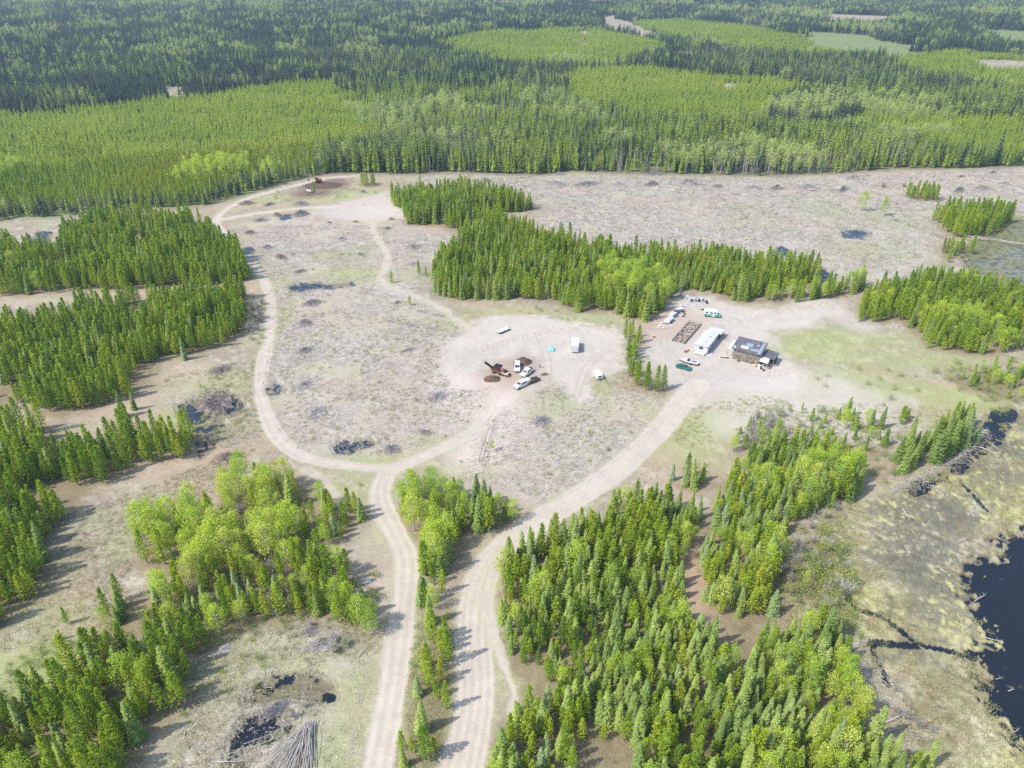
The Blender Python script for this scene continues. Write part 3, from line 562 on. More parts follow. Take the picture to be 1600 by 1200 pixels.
def bare_parts(seed, H=8.0, Rm=1.1, nb=34, multi=1):
    g = np.random.default_rng(seed); mb = MB()
    for q in range(multi):
        lean = g.normal(0, .10 if multi == 1 else .28, 2); b0 = g.normal(0, .0 if multi == 1 else .25, 2); hh = H*(1 if multi == 1 else .6+.5*g.random())
        def ax(t): return Vector((b0[0]+lean[0]*hh*t, b0[1]+lean[1]*hh*t, hh*t-.1))
        mb.tube(ax(0), ax(.5), .085 if multi == 1 else .035, .055 if multi == 1 else .025, 5, cap=False); mb.tube(ax(.5), ax(1), .055 if multi == 1 else .025, .01, 4, cap=False)
        for k in range(nb):
            t = .18+.8*(k/nb); a = g.random()*6.283; r = Rm*(1.1-t)*(.5+.7*g.random()); p = ax(t); d = Vector((math.cos(a), math.sin(a), .35+.9*g.random()))
            e = p + d*r; mb.tube(p, e, .018, .006, 3, cap=False)
            for _ in range(2):
                f = p.lerp(e, .4+.5*g.random()); mb.tube(f, f+Vector(g.normal(0, .28, 3))*r+Vector((0,0,.15*r)), .010, .005, 3, cap=False)
    return mb
def far_parts(seed, H=10.0, Rm=1.6, lv=9, nb=7, fuzz=.3, round_=0.0):
    """lighter conifer for trees hundreds of metres away"""
    g = np.random.default_rng(seed); tr = trunkpart([((0,0,-.3), .13), ((0,0,H*.9), .03)], 4); P = []; D = []; L = []; W = []; N = []
    for k in range(lv):
        t = (k+.3)/lv; z = H*(.10+.9*t); r = Rm*((1-t)**(.8-.35*round_))*(.8+.4*g.random())+.12
        for j in range(nb):
            a = 2*math.pi*(j+g.random())/nb; h = np.array([math.cos(a), math.sin(a), 0]); rr = r*(.7+.5*g.random())
            P.append(np.array([0, 0, z+.5*r*(.3-round_*.5)])); D.append(h + np.array([0, 0, -.45+.9*round_+fuzz*g.normal()])); L.append(rr); W.append(.30+.62*rr); N.append([.4*g.normal(), .4*g.normal(), 1])
            P.append(h*rr*.5+np.array([0,0,z])); D.append(h*.4+np.array([0,0,.8])); L.append(rr*.6+.2); W.append(.28+.25*rr); N.append(h+.5*g.normal(0, 1, 3))
    for q in range(5):
        a = g.random()*6.3; P.append([0,0,H*.9]); D.append([.3*math.cos(a), .3*math.sin(a), 1]); L.append(H*.11); W.append(.22); N.append([math.sin(a), -math.cos(a), .1])
    V, F = kites(np.array(P), np.array(D), np.array(L), np.array(W), np.array(N), g); return tr, V, F

NV = 5
TM = {}   # kind -> list of (trunk mesh, crown mesh, joined mesh, base height)
def mk(kind, fn, mat, bark, H, n=NV, **kw):
    L = []
    for i in range(n):
        tr, V, F = fn(100*len(TM)+i*7+3, H=H, **(kw if i == 0 else {k: (v*(1+.16*((i*37 % 7)/3.5-1)) if k in ('Rm',) else v) for k, v in kw.items()}))
        tm = tr.mesh(kind+'_trunk', [M[bark]]); cm = quadmesh(kind+'_crown', [(V, F, 0)], [M[mat]])
        jm = quadmesh(kind+'_whole', [(np.array([tuple(p) for p in tr.v]), tr.f, 0), (V, F, 1)], [M[bark], M[mat]]); L.append((tm, cm, jm, H))
    TM[kind] = L
mk('spruce', spruce_parts, 'spruce', 'bark', 9.0, 6, Rm=1.18)
mk('pine', pine_parts, 'pine', 'bark', 9.0, 6, Rm=1.15)
mk('aspen', aspen_parts, 'aspen', 'palebark', 10.0, 5, Rm=1.85)
mk('farpine', far_parts, 'farpine', 'bark', 10.0, 4, Rm=1.55, lv=8, nb=6, round_=.5)
mk('darkspruce', far_parts, 'dark', 'bark', 15.0, 4, Rm=2.0, lv=10, nb=7)
mk('midpine', far_parts, 'mid', 'bark', 15.0, 4, Rm=1.9, lv=10, nb=7, round_=.25)
mk('midspruce', far_parts, 'spruce', 'bark', 15.0, 4, Rm=1.9, lv=10, nb=7)
mk('faraspen', aspen_parts, 'farleaf', 'palebark', 14.0, 3, Rm=2.4, nclump=34, leaves=9, size=.62, base=.45)
def mkbare(kind, mat, H, n=4, **kw):
    L = []
    for i in range(n):
        mb = bare_parts(900+i+len(TM)*10, H=H, **kw); jm = mb.mesh(kind, [M[mat]]); L.append((None, None, jm, H))
    TM[kind] = L
mkbare('bare', 'greybark', 8.0, 4); mkbare('snag', 'darkdead', 9.0, 3, nb=16, Rm=.7); mkbare('willow', 'willow', 3.2, 4, nb=16, multi=16, Rm=1.1)
def mkshrub():
    L = []
    for i in range(4):
        tr, V, F = aspen_parts(50+i, H=1.8, Rm=1.05, nclump=20, leaves=13, size=.20, base=.12); L.append((None, None, quadmesh('shrub', [(np.array([tuple(p) for p in tr.v])*np.array([.5,.5,1]), tr.f, 0), (V, F, 1)], [M['greybark'], M['shrub']]), 1.8))
    TM['shrub'] = L
mkshrub()
def mkstick():
    L = []
    for i in range(5):
        g = np.random.default_rng(300+i); mb = MB()
        for _ in range(26):
            x, y = g.normal(0, 1.15, 2); a = g.random()*math.pi if g.random() < .5 else g.normal(.4, .4); l = .35+1.3*g.random()**2; r = .015+.035*g.random()**2; tz = .03+.16*g.random()
            d = Vector((math.cos(a), math.sin(a), g.normal(0, .10)))*l*.5; c = Vector((x, y, tz)); mb.tube(c-d, c+d, r, r*.6, 3, cap=False)
        L.append((None, None, mb.mesh('sticks', [M['stick']]), 1.0))
    TM['stick'] = L
    L = []
    for i in range(4):
        g = np.random.default_rng(400+i); n = 46; P = np.concatenate([g.normal(0, .42, (n, 2)), np.zeros((n, 1))], 1); D = np.concatenate([g.normal(0, .55, (n, 2)), np.ones((n, 1))], 1)
        V, F = kites(P, D, .18+.32*g.random(n), .05+.06*g.random(n), g.normal(0, 1, (n, 3)), g); L.append((None, None, quadmesh('tuft', [(V, F, 0)], [M['straw']]), 1.0))
    TM['tuft'] = L
mkstick()

# ------------------------------------------------------------------ scatter
def jitter(P, sp, g):
    x0, y0 = P.min(0); x1, y1 = P.max(0); nx = int((x1-x0)/sp)+1; ny = int((y1-y0)/(sp*.9))+1
    X, Y = np.meshgrid(np.arange(nx), np.arange(ny)); X = X + .5*(Y % 2)
    x = x0 + (X + g.uniform(-.42, .42, X.shape))*sp; y = y0 + (Y + g.uniform(-.42, .42, Y.shape))*sp*.9
    x = x.ravel(); y = y.ravel(); m = inpoly(x, y, P); return x[m], y[m]
def roadclear(x, y, extra=.8):
    ok = np.ones(x.shape, bool)
    for k, (L, hw, _) in RD.items():
        if k == 'north': continue
        ok &= segdist(x, y, L) > hw + extra
    for P, _ in PUD: ok &= ~inpoly(x, y, P)
    return ok
T = []      # dict rows: kind, x, y, h, tint, stand
g0 = np.random.default_rng(11)
BUILT = [PX(1145, 540) + (14,), PX(1105, 530) + (14,), PX(1180, 550) + (14,), PX(520, 872) + (2.6,), PX(572, 912) + (3.0,), PX(1075, 520) + (12,), PX(337, 632)+(6,)]
for sid, desc, pts, sp, (h0, h1), mix, thin in STANDS:
    P = STP[sid]; x, y = jitter(P, sp, g0)
    k = (vnoise(x, y, 13, 61) > thin*1.1) & (g0.random(x.shape) > thin*.35) & roadclear(x, y)
    for bx, by, br in BUILT: k &= np.hypot(x-bx, y-by) > br
    x = x[k]; y = y[k]; n = len(x)
    cl = vnoise(x, y, 11, 77); kr = g0.random(n)*.75 + cl*.0 + .25*g0.random(n)
    kd = np.digitize(kr, np.cumsum(mix)[:3])
    for ax_, ay_, ar, ap in AB:
        m = (np.hypot(x-ax_, y-ay_) < ar) & (g0.random(n) < ap); kd[m] = 2
    if sid == 'H':
        for ax_, ay_, ar in NPINE_BLOBS:
            m = (np.hypot(x-ax_, y-ay_) < ar) & (g0.random(n) < .65); kd[m] = 0
    hh = h0 + (h1-h0)*np.clip(.55 + .9*(vnoise(x, y, 8, 33)-.5) + g0.normal(0, .26, n), 0, 1.1)
    for i in range(n):
        kk = ('pine', 'spruce', 'aspen', 'bare')[kd[i]]; h = hh[i]
        if kk == 'bare': h *= .75
        if sid in ('F', 'L', 'H') and kk == 'aspen': h = min(h*1.05, 11)
        T.append([kk, x[i], y[i], h, float(np.clip(.45*vnoise(x[i:i+1], y[i:i+1], 16, 44)[0] + .75*g0.random() - .12, 0, 1)), sid])
# single trees read off the photograph: kind, pixel of the foot, height, tint, where
SINGLES = [('spruce',193,652,9.0,.1,'lone dark spruce in the gap below the third row of pines'),('spruce',210,640,6.5,.2,'smaller spruce right beside the lone dark spruce in the gap'),('spruce',289,562,8.5,.9,'lone blue-green spruce standing clear at the corner of the third row of pines'),
 ('spruce',1050,750,5.5,1.0,'small blue spruce alone on the grass by the wide road'),('spruce',1322,650,7.0,.5,'thin lone spruce in the field above the marsh trees'),('pine',1412,655,4.5,.4,'lone bushy pine on the bare strip above the dam'),
 ('spruce',1570,600,7.0,.3,'spruce on the point beside the marsh water'),('spruce',672,975,8.0,.45,'pale slender spruce standing between the two roads'),('spruce',662,942,7.5,.35,'spruce at the foot of the green clump between the roads'),
 ('pine',105,975,4.5,.3,'small lone pine in the straw coloured gap at lower left'),('pine',96,1000,2.8,.9,'yellowish pine seedling at the edge of the dark green patch'),('pine',665,432,4.5,.5,'small pine left of the middle stand'),('pine',655,430,6.5,.4,'lone pine beside the track left of the middle stand'),
 ('pine',612,442,5.0,.8,'thin bushy pine by the bend of the faint track'),('pine',640,477,4.0,.8,'little yellowish pine beside the stump windrow'),('aspen',1345,330,11,.3,'tall thin poplar standing alone in the logged strip'),('aspen',1378,338,10,.2,'tall poplar right of its lone neighbour in the logged strip'),('bare',1366,326,12,.7,'slim leafless poplar between the two tall ones in the logged strip'),
 ('pine',492,303,7,.3,'single dark pine beside the soil heap at the far end'),('pine',1252,640,2.5,.7,'tiny pine in the field below the barn'),('aspen',770,705,3.5,.7,'small leafy poplar beside the leaning poles'),
 ('spruce',745,790,9.5,.0,'darkest tall spruce at the top of the green clump'),('spruce',757,795,8.8,.1,'second dark spruce at the top of the green clump'),('aspen',1290,1195,4,.8,'small yellow poplar at the bottom edge'),
 ('aspen',1320,1100,8.5,.75,'broad bright poplar at the marsh edge of the big stand'),('aspen',1345,1122,8.0,.9,'yellow-green poplar spreading over the marsh edge'),('aspen',1300,1060,7.0,.6,'bright poplar just above the broad one at the marsh edge'),('spruce',1305,1165,7.5,1.0,'blue-grey spruce below the bright poplars'),('pine',1340,1190,7.5,.8,'yellow-green pine at the bottom beside the blue-grey spruce'),
 ('aspen',1225,870,5.5,.6,'round leafy tree alone on the marsh shore'),('pine',1250,1075,7,.8,'round yellowish pine in the gap left of the poplars'),('aspen',1258,915,4.2,.8,'small bright poplar among the grey willows'),
 ('snag',1568,468,9,.2,'tallest dark dead trunk standing in the upper right pond'),('snag',1560,462,8,.4,'dark dead trunk left of the tallest one in the pond'),('snag',1577,474,8,.4,'dark dead trunk right of the tallest one in the pond'),('snag',1590,478,8,.5,'dark dead trunk at the right of the pond group'),('snag',1553,456,6,.5,'short dead trunk at the left of the pond group'),('snag',1585,462,7,.5,'dead trunk behind the pond group'),
 ('snag',1596,430,7,.3,'dead trunk at the right edge by the upper pond'),('snag',1583,415,5,.3,'short grey trunk in the middle of the upper pond'),('snag',1520,440,5,.3,'dead trunk at the near shore of the upper pond'),('snag',1600,395,6,.3,'dead trunk just below the small pale dam'),('snag',1540,410,5,.3,'lone dead stub in the shallow pond'),('bare',575,960,6,.3,'reddish bare tree at the end of the clump by the road'),('bare',1345,1010,6,.5,'bare tree leaning over the marsh channel'),('bare',1060,465,10,.5,'white bare trunk at the corner of the middle stand')]
for s in SINGLES:
    x, y = PX(s[1], s[2]); T.append([s[0], x, y, s[3], s[4], '@'+s[5]])
# far forest
def far_scatter():
    g = np.random.default_rng(5); out = []
    d = 330.0; rows = []
    while d < 3500:
        sp = np.clip(2.5 + (d-420)*.0024, 2.5, 6.0); rows.append((d, sp)); d += sp*.92
    for d, sp in rows:
        na = int(2*.80*d/sp); a = -.80 + (np.arange(na) + g.uniform(0, 1, na))*sp/d; r = d + g.uniform(-.5, .5, na)*sp
        x = r*np.sin(a); y = r*np.cos(a); out.append(np.stack([x, y, np.full(na, sp)], 1))
    A_ = np.concatenate(out); x, y, sp = A_.T
    m = inpoly(x, y, FAR)
    bn = 26*(vnoise(x, y, 16, 83)-.5) + 14*(vnoise(x, y, 5, 84)-.5)
    for P in BARE_FAR: m &= ~(sdf(x, y, P, 20) + bn > 1)
    m &= (vnoise(x, y, 24, 13) > .06)
    k2 = (sdf(x, y, FAR, 10) < 9) & (g.random(len(x)) < .25); m &= ~k2
    x = x[m]; y = y[m]; sp = sp[m]; n = len(x); kd = np.full(n, 'darkspruce', dtype='<U12'); h = 7.5 + 8*(vnoise(x, y, 30, 3)) + g.normal(0, 2.6, n)
    u, v, _ = W2P(x, y)
    rr = g.random(n)
    # band of mixed mid-green forest just beyond the logged strip
    band = (v > 150 + 14*(vnoise(x, y, 120, 8)-.5)) & (u > 470); mg = vnoise(x, y, 45, 15)
    kd[band] = np.where(rr[band] < .42, 'midpine', np.where(rr[band] < .78, 'midspruce', 'darkspruce'))
    up = (~band) & (v > 95) & (u > 560) & (rr < .35); kd[up] = 'midspruce'
    pp = (~band) & (mg > .55) & (rr < .4); kd[pp] = 'midspruce'
    for P in YOUNG:
        q = (sdf(x, y, P, 30) + 26*(vnoise(x, y, 40, 19)-.5)) > 0
        kd[q] = np.where(rr[q] < .97, 'farpine', 'darkspruce'); h[q] = 5.0 + 3.0*vnoise(x[q], y[q], 25, 4) + g.normal(0, .8, q.sum())
    q = inpoly(x, y, DARKISL); kd[q] = 'darkspruce'; h[q] = 12.5 + g.normal(0, 2.4, q.sum())
    nearl = (v + 70*(vnoise(x, y, 35, 53)-.5) + 40*(g.random(n)-.5) > 258) & (u < 500); h[nearl] = np.minimum(h[nearl], 10.5); kd[nearl & (kd == 'farpine')] = 'nearpine'
    for ax_, ay_, r in FA:
        dd = np.hypot(x-ax_, (y-ay_)/1.3)/r; q = (dd + .8*(vnoise(x, y, 14, 29)-.5) < 1) & (rr < .55); kd[q] = 'faraspen'; h[q] = np.where(h[q] < 9, 8.5, 12.5) + g.normal(0, 1.8, q.sum()); kd[q & (u < 500) & (v > 235)] = 'nearaspen'
    for ax_, ay_, r in FAR_BARE:
        q = (np.hypot(x-ax_, (y-ay_)/1.3) < r) & (g.random(n) < .28); kd[q] = 'bare'; h[q] = np.where(h[q] < 9, 8, 12.5)
    q = (vnoise(x, y, 60, 99) > .60) & (g.random(n) < np.where(v < 70, .16, .06)) & (kd != 'farpine'); kd[q] = 'faraspen'; h[q] *= .95
    q = (vnoise(x, y, 26, 119) > .74) & (v < 90) & (g.random(n) < .5) & (kd != 'farpine'); kd[q] = 'faraspen'
    q = (vnoise(x, y, 90, 129) > .55) & (g.random(n) < .06) & (kd != 'farpine'); kd[q] = 'bare'
    tint = np.clip(.55*vnoise(x, y, 55, 44) + .5*g.random(n) - .03, 0, 1)
    return kd, x, y, h, tint, sp
fk, fx, fy, fh, ft, fsp = far_scatter()

# undergrowth, willows, slash sticks, tufts
U = []
def scat(kind, pts, sp, h0, h1, thin, seed, t0=0., t1=1., clear=True, extra=.3):
    g = np.random.default_rng(seed); P = poly(pts); x, y = jitter(P, sp, g); k = vnoise(x, y, 9, seed) > thin
    if clear: k &= roadclear(x, y, extra)
    for Q in (YARD1, YARD2): k &= ~inpoly(x, y, Q)
    k &= ~inpoly(x, y, POND)
    if kind == 'tuft':
        for (pu, pv, rx, ry, kk) in MUD:
            gx, gy = PX(pu, pv); k &= ~((np.hypot((x-gx)/rx, (y-gy)/ry) + .8*(vnoise(x, y, 3, 5)-.5) < 1.05) & (g.random(len(x)) < .8))
    x = x[k]; y = y[k]; n = len(x); h = h0 + (h1-h0)*g.random(n); t = t0 + (t1-t0)*g.random(n)
    for i in range(n): U.append([kind, x[i], y[i], h[i], t[i]])
scat('willow', [(1215,860),(1290,840),(1330,900),(1340,960),(1300,985),(1240,960),(1205,905)], 3.3, 1.8, 4.2, .40, 201)
scat('willow', [(1190,800),(1290,800),(1330,780),(1345,795),(1260,830),(1200,835)], 3.0, 1.8, 3.8, .25, 202)
scat('willow', [(1160,700),(1180,650),(1225,650),(1210,700)], 3.2, 3, 5, .2, 203)
scat('willow', [(300,930),(400,890),(470,900),(500,930),(420,960),(330,960)], 3.0, 2, 4.4, .2, 204)
scat('willow', [(560,1000),(480,960),(480,1000),(550,1035)], 3.0, 2, 3.5, .3, 205)
scat('willow', [(1340,990),(1360,1060),(1400,1120),(1480,1180),(1460,1120),(1400,1040)], 4.5, 1.5, 2.8, .45, 206)
scat('willow', [(390,480),(412,470),(408,520),(385,530)], 3.0, 2.5, 5, .3, 207)
scat('willow', [(370,800),(460,780),(470,830),(400,850)], 3.0, 2, 4, .3, 208)
scat('willow', [(420,1110),(470,1095),(490,1125),(440,1125)], 2.2, 1, 2, .3, 209)
scat('willow', [(1380,300),(1460,285),(1500,285),(1500,275),(1380,280)], 9, 2, 4.5, .5, 210)
scat('shrub', [(1215,850),(1290,815),(1335,900),(1345,1000),(1300,985),(1240,960)], 3.0, 1.2, 3.2, .18, 250)
scat('shrub', [(160,980),(380,900),(600,890),(590,990),(470,970),(290,1040)], 3.0, .8, 2.2, .25, 251)
scat('shrub', [(230,860),(360,780),(480,770),(560,800),(480,880),(300,930)], 3.4, .8, 2.0, .25, 252)
scat('tuft', [(1500,340),(1620,330),(1700,480),(1560,475),(1520,440),(1490,395)], 2.2, 1.0, 2.0, .45, 270, 0, .8)
scat('shrub', [(-60,1100),(60,1090),(160,1010),(300,1040),(300,1110),(216,1190),(100,1290),(-60,1290)], 2.8, .8, 2.4, .2, 271)
scat('shrub', [(0,1000),(60,930),(160,960),(100,1010),(0,1090)], 5, .5, 1.4, .35, 272)
scat('shrub', [(1180,640),(1330,640),(1500,640),(1530,665),(1440,700),(1380,760),(1310,700),(1200,660)], 4.2, 1.0, 2.4, .45, 211)
scat('shrub', [(1180,590),(1260,560),(1400,580),(1480,600),(1400,640),(1250,630)], 7.0, .8, 1.8, .45, 212)
scat('shrub', [(420,640),(436,470),(400,400),(560,380),(600,440),(560,460),(700,500),(690,600),(760,640),(700,690),(500,712)], 10, .4, 1.0, .45, 213)
scat('shrub', [(20,1120),(10,1040),(80,1000),(160,990),(230,1030),(140,1080)], 2.3, .6, 1.4, .15, 214, 0, .5)
scat('shrub', [(700,730),(800,640),(1030,620),(1000,690),(860,780),(740,740)], 8, .4, 1.1, .4, 215)
scat('shrub', [(290,1040),(360,990),(480,960),(560,1040),(440,1060),(330,1100)], 4.0, .6, 1.5, .4, 216)
scat('shrub', [(1420,570),(1600,560),(1620,640),(1540,650),(1480,600)], 4.0, 1.0, 2.6, .3, 217)
scat('shrub', [(380,470),(400,450),(412,560),(380,560)], 5.0, .8, 2.0, .4, 218)
scat('shrub', [(260,600),(340,590),(390,640),(360,690),(280,690)], 4.5, .6, 1.6, .4, 219)
scat('shrub', [(460,720),(610,740),(600,800),(560,830),(500,790)], 7, .4, 1.0, .4, 220)
scat('shrub', [(700,275),(1300,280),(1600,285),(1480,330),(1440,410),(1180,380),(860,330)], 17, .6, 1.5, .5, 221)
scat('shrub', [(650,960),(710,960),(720,1180),(650,1230),(640,1050)], 4.2, .5, 1.4, .4, 222)
scat('shrub', [(1340,1060),(1500,1100),(1560,1180),(1500,1260),(1400,1180)], 6, .6, 1.6, .5, 223)
scat('shrub', [(800,480),(900,495),(970,510),(960,500),(870,480)], 5, .5, 1.4, .35, 224)
scat('shrub', [(800,900),(1060,820),(1320,1000),(1350,1200),(780,1250)], 6, .5, 1.3, .5, 225)
scat('shrub', [(400,300),(540,292),(600,300),(560,312),(420,320)], 9, .6, 1.5, .4, 226)
scat('stick', SL0 := [(372,352),(600,350),(720,372),(672,420),(735,520),(690,560),(760,615),(750,640),(700,690),(560,715),(500,712),(452,695),(414,600),(436,470),(395,385)], 2.5, .8, 1.5, .22, 231)
scat('stick', [(775,655),(845,605),(985,610),(1040,620),(970,715),(840,790),(720,745),(745,690)], 2.3, .8, 1.4, .2, 232)
scat('stick', [(640,278),(1300,276),(1600,262),(1600,330),(1500,330),(1460,400),(1300,448),(1180,408),(900,380),(830,350),(860,330),(700,295)], 3.4, 1.2, 2.2, .15, 233)
scat('stick', [(0,1010),(130,800),(330,720),(400,700),(360,750),(220,850),(180,960),(0,1100)], 3.6, .7, 1.2, .45, 234)
scat('stick', [(220,1180),(300,1110),(300,1040),(470,960),(580,1010),(570,1080),(520,1250),(140,1290)], 2.2, .7, 1.3, .3, 235)
scat('stick', [(250,600),(390,560),(400,680),(430,710),(330,690)], 3.0, .7, 1.3, .4, 236)
scat('stick', [(1340,1000),(1400,1060),(1440,1160),(1390,1180),(1340,1080)], 2.2, .8, 1.5, .3, 237)
scat('stick', [(1400,760),(1500,700),(1540,660),(1545,680),(1500,730),(1430,770)], 1.7, .7, 1.2, .2, 238)
scat('tuft', [(1290,800),(1400,762),(1500,712),(1600,640),(1800,600),(1800,1290),(1480,1290),(1345,1030),(1325,960),(1270,850)], 1.25, .5, 1.4, .12, 241, 0, .55)
scat('tuft', [(0,1010),(130,800),(330,720),(400,700),(360,750),(220,850),(180,960),(0,1100)], 1.15, .5, 1.2, .22, 242, 0, .6)
scat('tuft', [(220,1290),(300,1110),(300,1040),(470,960),(620,1000),(560,1290)], 1.1, .4, 1.1, .32, 243, 0, .8)
scat('tuft', [(640,960),(710,960),(722,1290),(630,1290)], 1.0, .5, 1.1, .25, 244, .3, 1)
scat('tuft', [(1050,640),(1180,620),(1520,640),(1400,700),(1150,700),(1060,760),(960,780)], 1.7, .6, 1.3, .35, 245, .2, 1)
scat('tuft', [(430,480),(700,500),(760,640),(600,715),(450,690)], 2.6, .6, 1.3, .4, 246, 0, .8)
scat('tuft', [(250,590),(400,560),(410,700),(300,700)], 1.7, .6, 1.2, .35, 247, 0, .8)
scat('tuft', [(800,480+5),(960,505),(1000,520),(1040,620),(860,780),(720,745),(850,600),(970,590),(970,520)], 2.2, .6, 1.2, .35, 248, 0, .9)
scat('tuft', [(1190,900),(1300,880),(1320,990),(1230,985),(1200,940)], .9, .7, 1.5, .1, 260, 0, .9)
scat('shrub', [(1190,900),(1300,880),(1320,990),(1230,985),(1200,940)], 3.2, .7, 1.8, .25, 261)
scat('tuft', [(790,880),(1340,720),(1345,1000),(1440,1290),(740,1290)], 1.5, .5, 1.1, .4, 249, 0, .7)

# ------------------------------------------------------------------ individual trees (the 300 largest in the photo of each kind), rest as masses
PLACES = [(600,730,'beside the road fork'),(640,900,'beside the straight foreground road'),(700,900,'where the two foreground roads run closest'),(680,1100,'low down between the two foreground roads'),(620,1200,'at the bottom between the two roads'),
 (790,900,'at the corner where the wide road bends'),(790,1040,'beside the thin sandy track'),(780,1180,'by the wide road at the bottom edge'),(900,830,'along the wide road to the farmyard'),(1000,790,'at the far corner facing the slash field'),(1080,820,'beside the brown grassy gap'),(1070,940,'on the left rim of the brown grassy gap'),
 (1120,900,'on the right rim of the brown grassy gap'),(900,930,'among pines near the wide road'),(950,1020,'deep inside the stand'),(900,1120,'in the lower left of the stand'),(1000,1120,'in the lower middle of the stand'),(1100,1050,'in the dense dark middle of the stand'),(1100,1180,'at the bottom edge of the stand'),(1220,1160,'at the bottom near the poplars'),
 (1250,1050,'beside the poplars at the marsh'),(1330,1080,'on the marsh edge by the tangle of dead logs'),(1200,960,'by the small open patch near the willows'),(1180,860,'uphill of the grey willows'),(1240,760,'above the grey willows'),(1150,780,'at the upper tip facing the green field'),(1300,740,'closest to the beaver dam'),(1420,720,'on the left of the beaver dam'),(1510,680,'on the right of the beaver dam'),
 (240,840,'at the left rim facing the straw strip'),(300,880,'under the tallest poplars'),(340,820,'in the middle of the poplars'),(400,760,'at the upper rim of the poplars'),(460,780,'next to the short track'),(300,960,'by the stick covered slope'),(400,930,'around the bare willows'),(480,900,'near the little white box'),(540,880,'between the white box and the road'),(560,960,'near the silver sheet by the road'),(180,970,'on the low left tip'),
 (60,1150,'in the bottom left corner'),(140,1080,'beside the dark green bushes'),(200,1150,'at the right rim facing the ruts'),(260,1070,'on the tip towards the puddled ruts'),(40,940,'on the lower corner at the left edge'),(60,840,'facing the straw strip'),(120,740,'in the middle of the lower left stand'),(200,710,'along the straw strip'),(290,700,'at the tip beside the big brush heap'),(40,700,'at the left edge by the gap'),
 (60,600,'in the lower left of the third row'),(200,600,'at the lower corner of the third row'),(220,520,'in the middle of the third row'),(340,520,'facing the loop road'),(100,520,'at the upper left of the third row'),(280,430,'in the lower part of the second row'),(360,420,'at the tip facing the loop road'),(150,400,'in the middle of the second row'),
 (640,330,'at the upper left tip of the middle stand'),(720,430,'at the left end facing the faint track'),(800,440,'in the left half of the middle stand'),(900,470,'facing the gravel yard'),(990,460,'around the bright poplars'),(1100,430,'behind the farmyard'),(1200,440,'at the thin right end of the middle stand'),(990,570,'between the white trailer and the parked cars'),
 (1380,490,'at the left rim facing the farmyard'),(1480,500,'in the middle of the right stand'),(1560,520,'near the marsh corner'),(1520,350,'beside the upper right pond'),(1250,680,'above the shore among bushes')]
PLW = np.array([PX(a, b) for a, b, _ in PLACES])
SDESC = {s[0]: s[1] for s in STANDS}; SDESC['F'] = 'clump left of the fork'
KW = {'pine': 'pine', 'spruce': 'spruce', 'aspen': 'poplar', 'bare': 'bare grey tree', 'snag': 'dead trunk', 'shrub': 'shrub', 'willow': 'willow'}
KN = {'pine': 'pine_tree', 'spruce': 'spruce_tree', 'aspen': 'poplar_tree', 'bare': 'bare_tree', 'snag': 'dead_tree', 'shrub': 'green_shrub', 'willow': 'willow_shrub'}
KC = {'pine': 'pine tree', 'spruce': 'spruce tree', 'aspen': 'poplar tree', 'bare': 'bare tree', 'snag': 'dead tree', 'shrub': 'shrub', 'willow': 'willow shrub'}
TW = {'pine': ('deep green', 'mid green', 'bright green', 'yellowish'), 'spruce': ('dark green', 'green', 'light green', 'blue-green'), 'aspen': ('leaf-green', 'lime green', 'bright lime', 'yellow-green'),
      'bare': ('grey', 'grey', 'pale', 'pale'), 'snag': ('dark', 'dark', 'dark', 'dark'), 'shrub': ('green', 'bright green', 'yellow-green', 'dull'), 'willow': ('brownish', 'grey', 'pale grey', 'greenish grey')}
def cat_word(t): return min(3, int(t*4))
RG = random.Random(3)
def place_tree(kind, x, y, h, tint, sid):
    v = RG.randrange(len(TM[kind])); tm, cm, jm, H = TM[kind][v]; s = h/H; ws = s**.8 if kind != 'aspen' else s
    ws *= RG.uniform(.88, 1.15); rz = RG.uniform(0, 6.28)
    if cm is None:
        o = bpy.data.objects.new(KN[kind], jm); col.objects.link(o); o['tint'] = tint
    else:
        o = bpy.data.objects.new(KN[kind], None); col.objects.link(o); o.empty_display_size = .3
        for nm, me in (('trunk', tm), ('crown', cm)):
            c = bpy.data.objects.new(nm, me); col.objects.link(c); c.parent = o; c['tint'] = tint
    o.location = (x, y, gz(x, y)-.03); o.scale = (ws, ws, s); o.rotation_euler = (RG.gauss(0, .035), RG.gauss(0, .035), rz)
    if sid.startswith('@'): tag(o, sid[1:], KC[kind])
    else:
        pi_ = int(np.argmin(np.hypot(PLW[:, 0]-x, PLW[:, 1]-y))); pl = PLACES[pi_][2]
        if kind in ('shrub', 'willow'): sz = 'tiny' if h < 1.0 else ('small' if h < 1.8 else ('spreading' if h < 3 else 'large'))
        else: sz = 'very short' if h < 5.2 else ('short' if h < 6.8 else ('medium' if h < 8.2 else ('tall' if h < 9.8 else 'very tall')))
        lab = f"{sz} {TW[kind][cat_word(tint)]} {KW[kind]} {pl}"; tag(o, lab, KC[kind], f"{KW[kind]}s {pl}")
    return o
